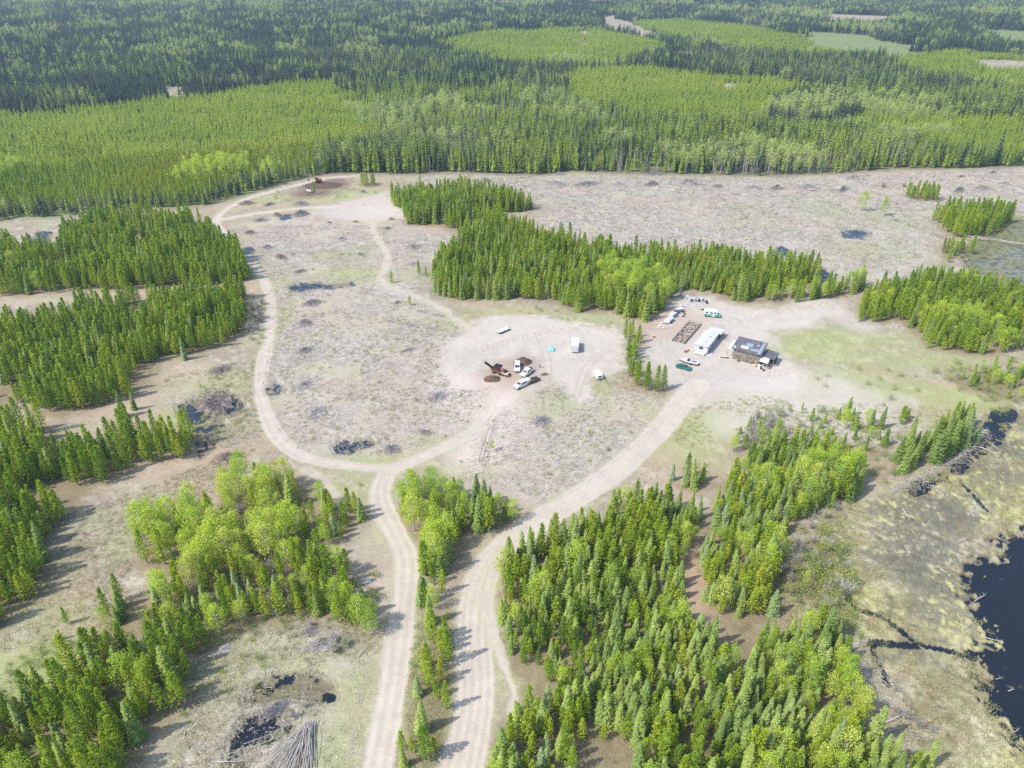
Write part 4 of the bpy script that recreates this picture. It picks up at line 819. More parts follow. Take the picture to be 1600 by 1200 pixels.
def sort_out_labels():
    d = {}
    for o in list(col.objects):
        if o.parent is None and o.get('group') and o.get('label') and o.get('category') and o['category'] != 'log': d.setdefault(o['label'], []).append(o)
    NUM = ['', '', 'second', 'third', 'fourth', 'fifth', 'sixth', 'seventh', 'eighth', 'ninth', 'tenth', 'eleventh', 'twelfth', 'thirteenth', 'fourteenth', 'fifteenth', 'sixteenth', 'seventeenth', 'eighteenth', 'nineteenth', 'twentieth']
    for lab, os_ in d.items():
        k = len(os_)
        if k < 2 or k > 40: continue
        os_.sort(key=lambda o: float(W2P(np.array(o.location.x), np.array(o.location.y), 0.)[0]))
        if k == 2: w_ = ['the left one of two alike', 'the right one of two alike']
        else:
            h = (k+1)//2; w_ = []
            for i in range(k):
                if i < h: w_.append('leftmost of those alike' if i == 0 else f'{NUM[i+1]} from left of those alike')
                else: w_.append('rightmost of those alike' if i == k-1 else f'{NUM[k-i]} from right of those alike')
        for o, t_ in zip(os_, w_):
            full = f'{lab}, {t_}'
            if len(full.replace('-', ' ').split()) > 16: full = f'{lab}, {t_.replace(" of those alike", "").replace(" of two alike", "")}'
            while len(full.replace('-', ' ').split()) > 16: full = ' '.join(full.split()[1:])
            o['label'] = full
mass = {}     # kind -> list rows x,y,z,scale xy, scale z, idx, tint
def to_mass(kind, x, y, h, tint, wf=1.0):
    nv = len(TM[kind]); H = TM[kind][0][3]
    mass.setdefault(kind, []).append((x, y, h/H, wf*(h/H)**.8, tint))
def screen(x, y, h):
    u, v, zc = W2P(np.array(x), np.array(y), 0.0); u2, v2, _ = W2P(np.array(x), np.array(y), np.array(h)*.8)
    vis = (u > -8) & (u < 1608) & (v2 < 1200) & (v > 0) & (u2 > -4) & (u2 < 1604); return np.where(vis, np.array(h)*FPX/zc, 0)
for kind in ('pine', 'spruce', 'aspen', 'bare', 'snag'):
    rows = [t for t in T if t[0] == kind]
    if not rows: continue
    sc = screen([t[1] for t in rows], [t[2] for t in rows], [t[3] for t in rows])
    sc = sc + np.array([1e4 if t[5].startswith('@') else 0 for t in rows]); order = np.argsort(-sc)
    for r_, i in enumerate(order):
        t = rows[i]
        if r_ < 298 and sc[i] > 0: place_tree(*t)
        else: to_mass(kind, t[1], t[2], t[3], t[4], RG.uniform(.88, 1.15))
for kind in ('shrub', 'willow'):
    rows = [t for t in U if t[0] == kind]; sc = screen([t[1] for t in rows], [t[2] for t in rows], [t[3] for t in rows]); order = np.argsort(-sc)
    for r_, i in enumerate(order):
        t = rows[i]
        if r_ < 298 and sc[i] > 0: place_tree(*t, 'x')
        else: to_mass(kind, t[1], t[2], t[3], t[4])
for t in U:
    if t[0] in ('stick', 'tuft'): to_mass(t[0], t[1], t[2], t[3], t[4])

def scatter_object(name, kind, arr, label, cat):
    """one object of many plants through geometry nodes"""
    n = len(arr['x']); me = bpy.data.meshes.new(name); me.vertices.add(n)
    z = hfun(arr['x'], arr['y']) - .05; me.vertices.foreach_set('co', np.stack([arr['x'], arr['y'], z], 1).astype(np.float32).ravel()); me.update()
    g = np.random.default_rng(n); rot = np.stack([g.normal(0, .035, n), g.normal(0, .035, n), g.random(n)*6.283], 1)
    attr(me, 'rot', 'FLOAT_VECTOR', rot, key='vector'); attr(me, 'scl', 'FLOAT_VECTOR', np.stack([arr['w'], arr['w'], arr['s']], 1), key='vector')
    attr(me, 'tint', 'FLOAT', arr['t']); attr(me, 'idx', 'INT', g.integers(0, len(TM[kind]), n))
    o = bpy.data.objects.new(name, me); col.objects.link(o); tag(o, label, cat, kind='stuff')
    cn = 'models_'+kind; c = bpy.data.collections.get(cn)
    if c is None:
        c = bpy.data.collections.new(cn)
        for i, t in enumerate(TM[kind]):
            p = bpy.data.objects.new('%s_model_%d' % (kind, i), t[2]); c.objects.link(p)
    ng = bpy.data.node_groups.new('scatter_'+name, 'GeometryNodeTree')
    ng.interface.new_socket('Geometry', in_out='INPUT', socket_type='NodeSocketGeometry'); ng.interface.new_socket('Geometry', in_out='OUTPUT', socket_type='NodeSocketGeometry')
    N = ng.nodes; Lk = ng.links; gi = N.new('NodeGroupInput'); go = N.new('NodeGroupOutput'); ip = N.new('GeometryNodeInstanceOnPoints'); ci = N.new('GeometryNodeCollectionInfo')
    ci.inputs['Collection'].default_value = c; ci.inputs['Separate Children'].default_value = True; ci.inputs['Reset Children'].default_value = True
    ip.inputs['Pick Instance'].default_value = True
    Lk.new(gi.outputs[0], ip.inputs['Points']); Lk.new(ci.outputs[0], ip.inputs['Instance'])
    def na(nm, typ):
        a = N.new('GeometryNodeInputNamedAttribute'); a.data_type = typ; a.inputs[0].default_value = nm; return [s for s in a.outputs if s.enabled][0]
    Lk.new(na('idx', 'INT'), ip.inputs['Instance Index'])
    er = N.new('FunctionNodeEulerToRotation'); Lk.new(na('rot', 'FLOAT_VECTOR'), er.inputs[0]); Lk.new(er.outputs[0], ip.inputs['Rotation'])
    Lk.new(na('scl', 'FLOAT_VECTOR'), ip.inputs['Scale']); Lk.new(ip.outputs[0], go.inputs[0])
    md = o.modifiers.new('scatter', 'NODES'); md.node_group = ng; return o
MN = {'pine': ('pine_woods', 'crowded young pines filling the stands round the clearings', 'pine woods'), 'spruce': ('spruce_woods', 'crowded spruces filling the stands among the pines', 'spruce woods'),
 'aspen': ('poplar_thicket', 'lime green poplars crowding in the stands', 'poplar thicket'), 'bare': ('leafless_thicket', 'bare grey saplings among the stands', 'thicket'), 'shrub': ('undergrowth', 'low green bushes dotted over open ground', 'undergrowth'),
 'willow': ('willow_undergrowth', 'grey leafless willow scrub', 'undergrowth'), 'stick': ('slash_debris', 'bleached sticks and branches littering the logged ground', 'debris'), 'tuft': ('dry_grass', 'straw and green tufts of grass over marsh and clearings', 'grass'), 'snag': ('dead_woods', 'dead trunks', 'dead trees')}
for kind, rows in mass.items():
    a = np.array(rows); scatter_object(MN[kind][0], kind, dict(x=a[:, 0], y=a[:, 1], s=a[:, 2], w=a[:, 3], t=a[:, 4]), MN[kind][1], MN[kind][2])
FN = {'farpine': ('young_pine_forest', 'light green even-aged pine plantation patches beyond the clearings'), 'nearpine': ('pine_forest', 'young pines filling the upper left behind the loop road'), 'darkspruce': ('dark_spruce_forest', 'old dark spruce forest spreading to the far distance'),
 'midpine': ('tall_pine_forest', 'tall green pines behind the logged strip'), 'midspruce': ('tall_spruce_forest', 'tall spruces mixed in behind the logged strip'), 'nearaspen': ('lime_poplar_forest', 'bright lime poplars at the edge of the pines by the loop road'), 'faraspen': ('poplar_forest', 'pale yellow-green poplar patches in the far forest'), 'bare': ('leafless_forest', 'grey leafless trees at the forest edge')}
for k, (nm, lab) in FN.items():
    q = fk == k
    if not q.any(): continue
    kk = {'nearpine': 'pine', 'nearaspen': 'aspen'}.get(k, k); H = TM[kk][0][3]; s = fh[q]/H
    wd = {'farpine': (fsp[q]/2.9), 'darkspruce': (fsp[q]/3.0), 'midpine': fsp[q]/3.0, 'midspruce': fsp[q]/3.0}.get(k, np.ones(q.sum())*1.0)
    wgt = s**.8*np.clip(wd, .9, 1.7)
    scatter_object(nm, kk, dict(x=fx[q], y=fy[q], s=s, w=wgt, t=ft[q]), lab, 'forest')
print('TREES near', len(T), 'far', len(fx), {k: len(v) for k, v in mass.items()})
# ------------------------------------------------------------------ brush heaps
def heap_mesh(seed, n=420, r=3.0, h=1.0, rad=.035, ln=(.7, 2.4), radial=.6):
    g = np.random.default_rng(seed); mb = MB(); k = 22; V = []; F = []
    for q, (a, b) in enumerate([(.72, -.1), (.58, .40), (.38, .72), (.16, .9)]):
        for i in range(k):
            t = 2*math.pi*i/k; f = 1+.22*g.normal(); V.append((r*a*f*math.cos(t), r*a*f*math.sin(t), h*.5*b*(1+.3*g.normal())))
    V.append((0, 0, h*.5))
    for q in range(3):
        for i in range(k): F.append((q*k+i, q*k+(i+1) % k, (q+1)*k+(i+1) % k, (q+1)*k+i))
    for i in range(k): F.append((3*k+i, 3*k+(i+1) % k, 4*k))
    mb.add(V, F); ox, oy = g.normal(0, .25, 2)*r*.3
    for _ in range(n):
        a = g.random()*6.283; q = abs(g.normal(0, .52)); z = h*max(0, 1-q**1.3)*(.45+.6*g.random())+.07; c = Vector((ox+r*q*math.cos(a), oy+r*q*math.sin(a), z))
        da = a + (g.normal(0, .55) if g.random() < radial else g.random()*6.283); L = g.uniform(*ln); sl = -.30*min(q, 1)+g.normal(0, .25)
        d = Vector((math.cos(da), math.sin(da), sl)).normalized()*L*.5; rr = rad*(.35+1.0*g.random()); mb.tube(c-d, c+d, rr, rr*.5, 3, cap=False)
    return mb.mesh('brush_heap', [M['brush']])
HM = [heap_mesh(i) for i in range(5)]
EL = [heap_mesh(20+i, 420, 3.0, .8, .045, (.5, 1.6), .1) for i in range(3)]
def heap(px, py, wpx, label, ratio=.8, h=1.0, tint=.3, rz=None, kind='brush_pile', meshes=None, cat='brush pile', group='brush piles left on the logged ground'):
    x, y = PX(px, py); s = PPM(py); rx = wpx/s/2; me = RG.choice(meshes or HM)
    o = bpy.data.objects.new(kind, me); col.objects.link(o); o.location = (x, y, gz(x, y)-.05); o.rotation_euler = (0, 0, RG.uniform(-.9, .9) if rz is None else rz); rx *= RG.uniform(.85, 1.25); ratio *= RG.uniform(.75, 1.2); h *= RG.uniform(.65, 1.05)
    o.scale = (rx/3, rx*ratio/3, h*max(.35, min(1.7, rx/3.3))); o['tint'] = tint; tag(o, label, cat, group); return o
HEAPS = [(476,507,36,.9,.35,'grey brush pile beside the loop road, third down the left column'),(475,549,34,.9,.3,'fuzzy grey brush pile, fourth down the left column by the loop road'),(475,602,28,.9,.2,'brush pile fifth down the left column, right of the small puddle'),(494,646,32,.9,.25,'brush pile lowest in the left column above the dark puddle'),
 (684,619,36,.8,.15,'broad grey brush pile at the right side of the clearing below the yard'),(608,703,38,.6,.3,'pale grey brush pile right of the dark puddle'),(664,676,26,.7,.6,'small dark tangle just above the link road'),(490,474,34,.9,.4,'pale stick heap below the long blue puddle'),(470,424,28,.8,.4,'flat grey pile above the long blue puddle'),
 (387,318,28,.7,.8,'brown stump pile at the corner of the loop road'),(422,320,18,.6,.2,'little grey pile above the far dirt track'),(472,320,28,.5,.3,'dark oval pile above the far dirt track'),(472,336,26,.55,.3,'dark oval pile just below the far dirt track'),(432,336,18,.6,.6,'stump pile next to the grey puddle'),(409,345,22,.7,.3,'round dark pile below the far dirt track'),
 (392,364,24,.7,.8,'faded brown pile right of the loop road corner'),(534,374,18,.7,.3,'grey heap alone in the far half of the clearing'),(562,398,15,.7,.3,'small dark heap left of the faint track'),(418,387,18,.7,.3,'thin grey heap beside the small round puddle'),(437,402,30,.6,.8,'wide faded brown heap below the small round puddle'),
 (647,387,22,.8,.3,'dark spiky heap below the tip of the middle stand'),(605,358,13,.7,.3,'small dark heap just right of the track head'),(612,343,12,.6,.7,'tiny brown heap under the middle stand tip'),(515,348,12,.5,.9,'tiny reddish heap under the bare pad'),(555,347,13,.5,.9,'small reddish heap at the lower edge of the bare pad'),(567,301,14,.6,.3,'small grey heap above the bare pad'),
 (646,413,17,.7,.3,'grey heap beside the lone pine by the track'),(620,474,22,.6,.2,'grey heap under the thin bushy pine'),(845,659,36,.9,.35,'ring shaped grey brush pile in the field below the gravel yard'),(850,586,16,.5,.9,'low reddish scrap heap behind the loaded trailer'),
 (337,634,54,1.05,.75,'biggest brown brush heap, standing in the puddles'),(346,577,38,1.0,.6,'brown fan shaped brush heap above the puddles'),(356,716,36,1.0,.9,'reddish brown brush heap above the bright poplars'),(432,1108,52,.45,.3,'grey branch heap along the top of the foreground pond'),(485,985,34,.7,.4,'branch heap in the hollow below the willows'),
 (500,1010,60,.6,.2,'sprawl of bleached branches left of the foreground road'),(430,955,30,.6,.1,'pale branches under the willow scrub'),(352,1015,26,.8,.05,'whitish stick heap above the ruts'),(1520,802,26,.7,.0,'bleached root mass on the marsh'),(1345,1052,40,.9,.1,'pale tangle of dead branches at the marsh edge'),
 (1400,345,10,.7,.5,'tiny black heap in the logged strip'),(875,273,17,.4,.3,'small pile near the forest edge, left of the two tree-edge piles'),(1025,273,28,.3,.3,'long flat pile right at the forest edge'),(1097,276,15,.35,.3,'small flat pile at the forest edge right of the long one'),
 (870,288,40,.35,.3,'first pile from the left in the row along the far track'),(920,289,40,.35,.3,'second pile from the left in the row along the far track'),(967,291,32,.4,.3,'third pile in the row along the far track'),(1020,289,26,.4,.4,'fourth pile in the row along the far track'),(1072,287,46,.35,.3,'fifth and widest pile in the row along the far track'),
 (1122,293,20,.4,.4,'sixth pile in the row along the far track, a small one'),(1180,295,27,.4,.3,'seventh pile in the row along the far track'),(1212,296,24,.4,.3,'eighth pile, touching its long neighbour on the far track'),(1262,296,48,.3,.3,'long dark pile in the middle of the logged strip'),(1318,297,30,.4,.3,'dark pile left of the tall lone poplars'),
 (1334,280,24,.4,.3,'pile behind the tall lone poplars'),(1552,270,20,.5,.5,'dark pile above the thin track at upper right'),(1502,276,18,.4,.4,'flat pile left of the thin track at upper right'),(1500,298,28,.4,.4,'wide pile under the thin track at upper right'),(1538,296,24,.4,.4,'pile right of the wide one under the thin track'),(1571,288,18,.4,.4,'small pile near the upper right edge'),
 (760,285,24,.4,.4,'flat pile between the forest and the middle stand'),(715,283,16,.4,.4,'small pile behind the left tip of the middle stand'),(835,470,12,.5,.2,'small grey root heap behind the gravel yard'),(1062,462,24,.6,.15,'grey branch heap behind the row of white tanks'),(1405,512,20,.6,.1,'grey rubble heap at the foot of the right stand')]
for a in HEAPS:
    big = a[5].startswith('biggest'); heap(a[0], a[1], a[2], a[5], a[3]*1.05, 1.9 if big else (1.35 if a[1] > 400 else 1.5), a[4], group='brush piles in the row along the far track' if 'in the row along' in a[5] else 'brush piles left on the logged ground')
for a in [(610,502,34,'left end of the long stump windrow',-.55),(640,508,34,'middle of the long stump windrow',-.5),(672,514,34,'right end of the long stump windrow, nearest the track',-.4),(658,487,30,'left half of the upper stump windrow',-.45),(685,493,26,'right half of the upper stump windrow',-.4),(648,532,15,'round stump heap below the windrows',.3),(637,547,30,'ragged stump heap lowest of the windrows',.6)]:
    heap(a[0], a[1], a[2], a[3], .42, .9, .25, a[4], 'stump_windrow', EL, 'stump windrow', 'rows of dug out stumps')
# soil
def mound(name, px, py, rx, ry, h, m, label, seed, cat='soil pile', rz=0):
    g = np.random.default_rng(seed); nr, na = 14, 40; V = []; F = []
    for i in range(nr+1):
        q = i/nr
        for j in range(na):
            a = 2*math.pi*j/na; f = 1+.18*(vnoise(np.array([math.cos(a)*3+seed]), np.array([math.sin(a)*3]), 1.3, seed)[0]-.5); z = h*(math.cos(math.pi*min(1, q*1.02))*.5+.5)**.8*(1+.35*(vnoise(np.array([q*math.cos(a)*5]), np.array([q*math.sin(a)*5]), 1, seed)[0]-.5)) - .08*q
            V.append((rx*q*f*math.cos(a), ry*q*f*math.sin(a), z+g.normal(0, .03)))
    for i in range(nr):
        for j in range(na): F.append((i*na+j, (i+1)*na+j, (i+1)*na+(j+1) % na, i*na+(j+1) % na))
    mb = MB(); mb.add(V, F); o = mb.obj(name, m); x, y = PX(px, py); o.location = (x, y, gz(x, y)-.03); o.rotation_euler = (0, 0, rz); return tag(o, label, cat)
SOIL = simple('dark_damp_soil', (.115,.078,.055), .95, var=.35, scale=1.5); SOIL2 = simple('brown_soil', (.175,.125,.09), .95, var=.3, scale=1.5); SAND = simple('pale_spoil', (.40,.36,.30), .95, var=.2, scale=1.2)
mound('soil_pile', 817, 566, 3.6, 3.0, 1.7, SOIL, 'tall dark soil pile behind the white pickups', 1, rz=.35); mound('soil_pile', 769, 592, 3.3, 2.6, 1.3, SOIL, 'low dark soil pile in front of the red screening machine', 2)
mound('soil_pile', 478, 303, 5.5, 4.5, 1.6, SOIL2, 'brown soil heap carrying the pale tarp at the far end', 3); mound('soil_pile', 505, 290, 13, 9.5, .9, SOIL, 'broad dark spread of dug soil under the excavator', 4)
mound('gravel_berm', 845, 494, 8, 1.3, .7, SAND, 'pale gravel berm along the back of the gravel yard', 5, 'berm', -.03); mound('gravel_berm', 915, 506, 8, 1.1, .6, SAND, 'pale gravel berm at the back right of the gravel yard', 6, 'berm', -.2)
mound('gravel_berm', 1290, 472, 11, 3, 1.2, SAND, 'long sandy berm behind the farmyard below the small trees', 8, 'berm', .1)

# ------------------------------------------------------------------ paints
WH = simple('white_paint', (.70,.71,.72), .4, var=.06, spec=.5, dirt=.08); OFF = simple('weathered_white_sheet', (.56,.57,.58), .6, var=.12, scale=1.2, dirt=.1); GL = simple('dark_glass', (.03,.04,.05), .08, spec=.8); TY = simple('tyre_rubber', (.03,.03,.03), .9); STL = simple('grey_steel', (.35,.36,.38), .45, .6)
RED = simple('faded_red_paint', (.30,.105,.085), .6, dirt=.2); RUST = simple('rusty_steel', (.23,.12,.08), .85, var=.3); TEAL = simple('teal_paint', (.12,.40,.36), .5, dirt=.15); DTEAL = simple('dark_teal_paint', (.03,.15,.15), .35, spec=.6); ROOF = simple('tar_roofing', (.13,.125,.15), .85, var=.3, scale=.8)
BLUET = simple('pale_blue_tarp', (.27,.52,.62), .55, scale=2); WOOD = simple('weathered_boards', (.34,.30,.25), .85, var=.3, scale=2); PLY = simple('plywood', (.58,.44,.30), .8, var=.15); PINKW = simple('faded_pink_wall', (.58,.44,.43), .8, var=.2, scale=1.2); DKW = simple('dark_boards', (.10,.085,.075), .9, var=.3); LOG = simple('peeled_log', (.42,.35,.28), .85, var=.3, scale=4)
BWOOD = simple('stained_barn_boards', (.235,.205,.175), .9, var=.45, scale=1.1, dirt=.2); GWOOD = simple('grey_timber', (.30,.27,.245), .85, var=.3, scale=3); GREYR = simple('bluish_roof_patch', (.25,.31,.37), .7, var=.2); LGREY = simple('light_grey_siding', (.55,.57,.60), .6, var=.08); YEL = simple('machine_ochre', (.30,.17,.05), .6, dirt=.3); CREAM = simple('cream_paint', (.62,.58,.48), .5); BLK = simple('black_plastic', (.03,.03,.035), .6)

def face_along(a, b):
    """centre and heading of something lying from pixel a (rear) to pixel b (front)"""
    x0, y0 = PX(*a); x1, y1 = PX(*b); return (x0+x1)/2, (y0+y1)/2, math.atan2(y1-y0, x1-x0), math.hypot(x1-x0, y1-y0)
def wheel(t, x, y, r=.38, w=.26):
    mb = MB(); mb.tube((x, y-w/2, r), (x, y+w/2, r), r, r, 14); o = mb.obj('wheel', TY, t); m2 = MB(); m2.tube((x, y-w/2-.01, r), (x, y+w/2+.01, r), r*.5, r*.5, 10); m2.obj('rim', STL, o)
def rims(prof, hw, tuck=.10, zt=1.0):
    """closed car-like shell from an xz profile, upper part pulled in"""
    V = []; n = len(prof)
    for sg in (-1, 1):
        for x, z in prof: V.append((x, sg*(hw - (tuck if z > zt else 0)), z))
    F = [tuple(range(n)), tuple(range(n, 2*n))[::-1]] + [(i, n+i, n+(i+1) % n, (i+1) % n) for i in range(n)]; return V, F
def pickup(a, b, label, paint=WH, L=5.6, bed=BLK, canopy=False):
    cx, cy, rz, _ = face_along(a, b); t = empty('pickup_truck', cx, cy, rz); tag(t, label, 'pickup truck', 'white pickups parked in the gravel yard'); h = L/2
    mb = MB(); V, F = rims([(-h,.55),(-h+.1,.45),(h-.15,.45),(h,.6),(h,.95),(h-.15,1.08),(h-1.35,1.16),(-h,1.12)], .98, .05, 1.0); mb.add(V, F); mb.obj('body', paint, t)
    c = MB(); V, F = rims([(-h+1.75,1.15),(h-1.30,1.16),(h-2.0,1.80),(h-2.25,1.86),(-h+2.0,1.86)], .93, .17, 1.3); c.add(V, F); co = c.obj('cab', paint, t)
    g = MB(); g.add([(h-1.36,-.78,1.22),(h-1.36,.78,1.22),(h-1.97,.66,1.76),(h-1.97,-.66,1.76)], [(0,1,2,3)])
    wo = g.obj('windshield', GL, t); wo.location.x = .03; wo.location.z = .015
    for sg in (-1, 1):
        q = MB(); q.add([(-h+2.0, sg*.915, 1.28), (h-1.62, sg*.915, 1.28), (h-2.12, sg*.79, 1.72), (-h+2.1, sg*.79, 1.72)], [(0,1,2,3)]); q.obj('window', GL, t)
    rw = MB(); rw.box((-h+1.84,0,1.52), (.03,1.3,.34), ry=.12); rw.obj('rear_window', GL, t)
    if canopy: k = MB(); V, F = rims([(-h+.02,1.13),(-h+1.7,1.13),(-h+1.7,1.75),(-h+.15,1.75)], .93, .12, 1.3); k.add(V, F); k.obj('canopy', paint, t)
    else: k = MB(); k.box((-h+.90,0,1.13), (1.5,1.6,.05)); k.obj('bed', bed, t)
    for sg in (-1, 1):
        l = MB(); l.box((h-.02, sg*.72, .82), (.06,.36,.16)); l.obj('headlight', CREAM, t)
    bp = MB(); bp.box((h+.03,0,.55), (.16,1.8,.2)); bp.obj('bumper', STL, t)
    for x in (-h+1.15, h-1.0):
        for sg in (-1, 1): wheel(t, x, sg*.88)
    return t
pickup((808.5,570),(807.8,583), 'white pickup facing the camera in front of the tall soil pile', L=5.2, canopy=True); pickup((829.5,579.5),(817.5,589), 'white pickup parked diagonally with dark windows, right of the other two', L=5.8); pickup((823.5,599.5),(808,607), 'white pickup hitched to the trailer loaded with brown planks', L=6.0, canopy=True)
def car(a, b, label, paint, L=4.7):
    cx, cy, rz, _ = face_along(a, b); t = empty('parked_car', cx, cy, rz); tag(t, label, 'car'); h = L/2
    mb = MB(); V, F = rims([(-h,.5),(-h+.2,.32),(h-.2,.32),(h,.5),(h-.05,.72),(h-1.1,.92),(-h+.8,.95),(-h,.86)], .88, .06, .8); mb.add(V, F); mb.obj('body', paint, t)
    c = MB(); V, F = rims([(-h+.75,.93),(h-1.15,.90),(h-1.85,1.38),(-h+1.5,1.40)], .80, .18, 1.1); c.add(V, F); c.obj('glasshouse', GL, t); r = MB(); r.box(((-h+1.5+h-1.85)/2,0,1.41), (L-3.3,1.22,.05)); r.obj('roof', paint, t)
    for x in (-h+.9, h-.9):
        for sg in (-1, 1): wheel(t, x, sg*.80, .32, .2)
    return t
car((1057,573),(1079,579), 'dark teal car beside the red and white boat', DTEAL, 5.0)
# boat
cx, cy, rz, _ = face_along((1088,570.5),(1065,565)); t = empty('motor_boat', cx, cy, rz); tag(t, 'low white boat with a red hull parked beside the teal car', 'boat')
def hull(z0, z1, k, name, m, w0=1.0):
    V = []; xs = [-3, -1.5, 0, 1.5, 2.4, 3.0]; ws = [.95, 1.05, 1.05, .85, .5, .05]; mb = MB()
    for x, w_ in zip(xs, ws): V += [(x, -w_*k, z0), (x, w_*k, z0), (x, w_*w0, z1), (x, -w_*w0, z1)]
    F = [(0,1,2,3), (20,23,22,21)]
    for i in range(5):
        for j in range(4): F.append((i*4+j, i*4+4+j, i*4+4+(j+1) % 4, i*4+(j+1) % 4))
    mb.add(V, F); return mb.obj(name, m, t)
hull(.35, .85, .7, 'hull', RED); hull(.853, 1.02, 1.0, 'deck', WH, .95); mb = MB(); mb.box((.2,0,1.25), (.9,1.3,.45), taper=.8); mb.obj('windscreen', GL, t); mb = MB(); mb.box((-1.6,0,1.06), (1.6,1.3,.06)); mb.obj('cockpit', STL, t)
mb = MB(); mb.box((-.2,-.5,.25), (5,.1,.12)); mb.box((-.2,.5,.25), (5,.1,.12)); mb.box((3.2,0,.3), (1.2,.1,.1)); mb.obj('trailer_frame', STL, t); wheel(t, -.7, .95, .3, .2); wheel(t, -.7, -.95, .3, .2)
# loaded flat trailer
cx, cy, rz, _ = face_along((839,593.5),(826,598.5)); t = empty('utility_trailer', cx, cy, rz); tag(t, 'flat trailer loaded with dark brown planks behind the white pickup', 'trailer')
mb = MB(); mb.box((0,0,.62), (4.6,2.1,.12)); mb.obj('deck', RUST, t); mb = MB(); mb.box((2.9,0,.55), (1.4,.12,.1)); mb.obj('drawbar', RUST, t)
for sg in (-1, 1): mb = MB(); mb.box((0,sg*1.03,.92), (4.6,.06,.12)); [mb.box((x,sg*1.03,.8), (.07,.07,.3)) for x in (-2.2,-.7,.7,2.2)]; mb.obj('side_rail', RUST, t)
for x in (-.5,.45):
    for sg in (-1, 1): wheel(t, x, sg*1.2, .36, .22)
for i in range(9):
    mb = MB(); mb.box((0,0,0), (3.6+.5*RG.random(),.24,.09)); o = mb.obj('plank', DKW if i % 3 else RUST); c = Vector((RG.uniform(-.4,.2), -.85+.21*i, .74+.12*(i % 3))); c.rotate(Euler((0,0,rz))); o.location = (cx+c.x, cy+c.y, gz(cx,cy)+c.z); o.rotation_euler = (0, 0, rz+RG.uniform(-.06,.06)); tag(o, 'dark plank lying in the load of the flat trailer', 'plank', 'planks loaded on the flat trailer')
# small flat deck trailer
cx, cy, rz, _ = face_along((779,521),(793,515)); t = empty('flatbed_trailer', cx, cy, rz); tag(t, 'low flatbed trailer with a whitish deck alone at the left of the gravel yard', 'trailer')
mb = MB(); mb.box((0,0,.72), (5.2,2.0,.14)); mb.obj('deck', OFF, t); mb = MB(); mb.box((0,0,.5), (5.0,1.2,.22)); mb.obj('frame', BLK, t); mb = MB(); mb.box((3.2,0,.55), (1.3,.12,.1)); mb.obj('drawbar', BLK, t)
for x in (-1.4,-.5):
    for sg in (-1, 1): wheel(t, x, sg*.85, .34, .22)
# enclosed white trailer
cx, cy, rz, _ = face_along((898.5,537.5),(898,553)); t = empty('cargo_trailer', cx, cy, rz); tag(t, 'tall white enclosed trailer standing alone in the gravel yard', 'trailer')
mb = MB(); mb.box((0,0,1.55), (6.4,2.35,2.2)); mb.obj('box_body', WH, t); mb = MB(); mb.box((0,0,2.70), (6.5,2.42,.09)); mb.obj('roof', WH, t); mb = MB(); mb.box((3.23,0,1.5), (.05,2.1,1.9)); d = mb.obj('door', LGREY, t); mb = MB(); mb.box((3.28,.7,1.5), (.05,.08,.5)); mb.obj('handle', STL, d)
mb = MB(); mb.box((0,0,.40), (6.2,1.9,.16)); mb.obj('frame', BLK, t); mb = MB(); mb.box((1.2,1.19,1.7), (1.0,.04,.5)); mb.obj('window', GL, t)
for x in (-.5,.5):
    for sg in (-1, 1): wheel(t, x, sg*1.05, .36, .22)
# rounded small camper
cx, cy = PX(934, 590); t = empty('small_camper', cx, cy, math.radians(-75)); tag(t, 'little rounded white camper by the grass right of the gravel yard', 'camper')
mb = MB(); V, F = rims([(-1.7,.45),(1.7,.45),(1.95,1.0),(1.85,1.7),(1.4,2.1),(-1.3,2.15),(-1.8,1.7),(-1.9,1.0)], .95, .12, 1.9); mb.add(V, F); mb.obj('shell', WH, t)
for sg in (-1, 1): mb = MB(); mb.box((-.2,sg*.96,1.45), (.9,.04,.45)); mb.obj('window', GL, t); wheel(t, -.1, sg*.85, .32, .2)
mb = MB(); mb.box((1.93,0,1.45), (.05,1.0,.4), ry=-.1); mb.obj('front_window', GL, t); mb = MB(); mb.box((2.4,0,.45), (1.1,.1,.1)); mb.obj('drawbar', BLK, t)
# blue tarped bundle
cx, cy = PX(861, 547); mb = MB(); g = np.random.default_rng(4); V = []; F = []; n = 9
for i in range(n+1):
    for j in range(n+1):
        u_ = i/n*2-1; v_ = j/n*2-1; e = max(abs(u_), abs(v_)); V.append((.95*u_*(1+.12*e), 1.25*v_*(1+.10*e), .95*(1-e**5)+.05*g.normal()+.03))
for i in range(n):
    for j in range(n): F.append((i*(n+1)+j, (i+1)*(n+1)+j, (i+1)*(n+1)+j+1, i*(n+1)+j+1))
mb.add(V, F); o = mb.obj('tarped_bundle', BLUET); o.location = (cx, cy, .03); o.rotation_euler = (0, 0, .15); tag(o, 'light blue tarp covering a bundle, left of the white enclosed trailer', 'tarp')
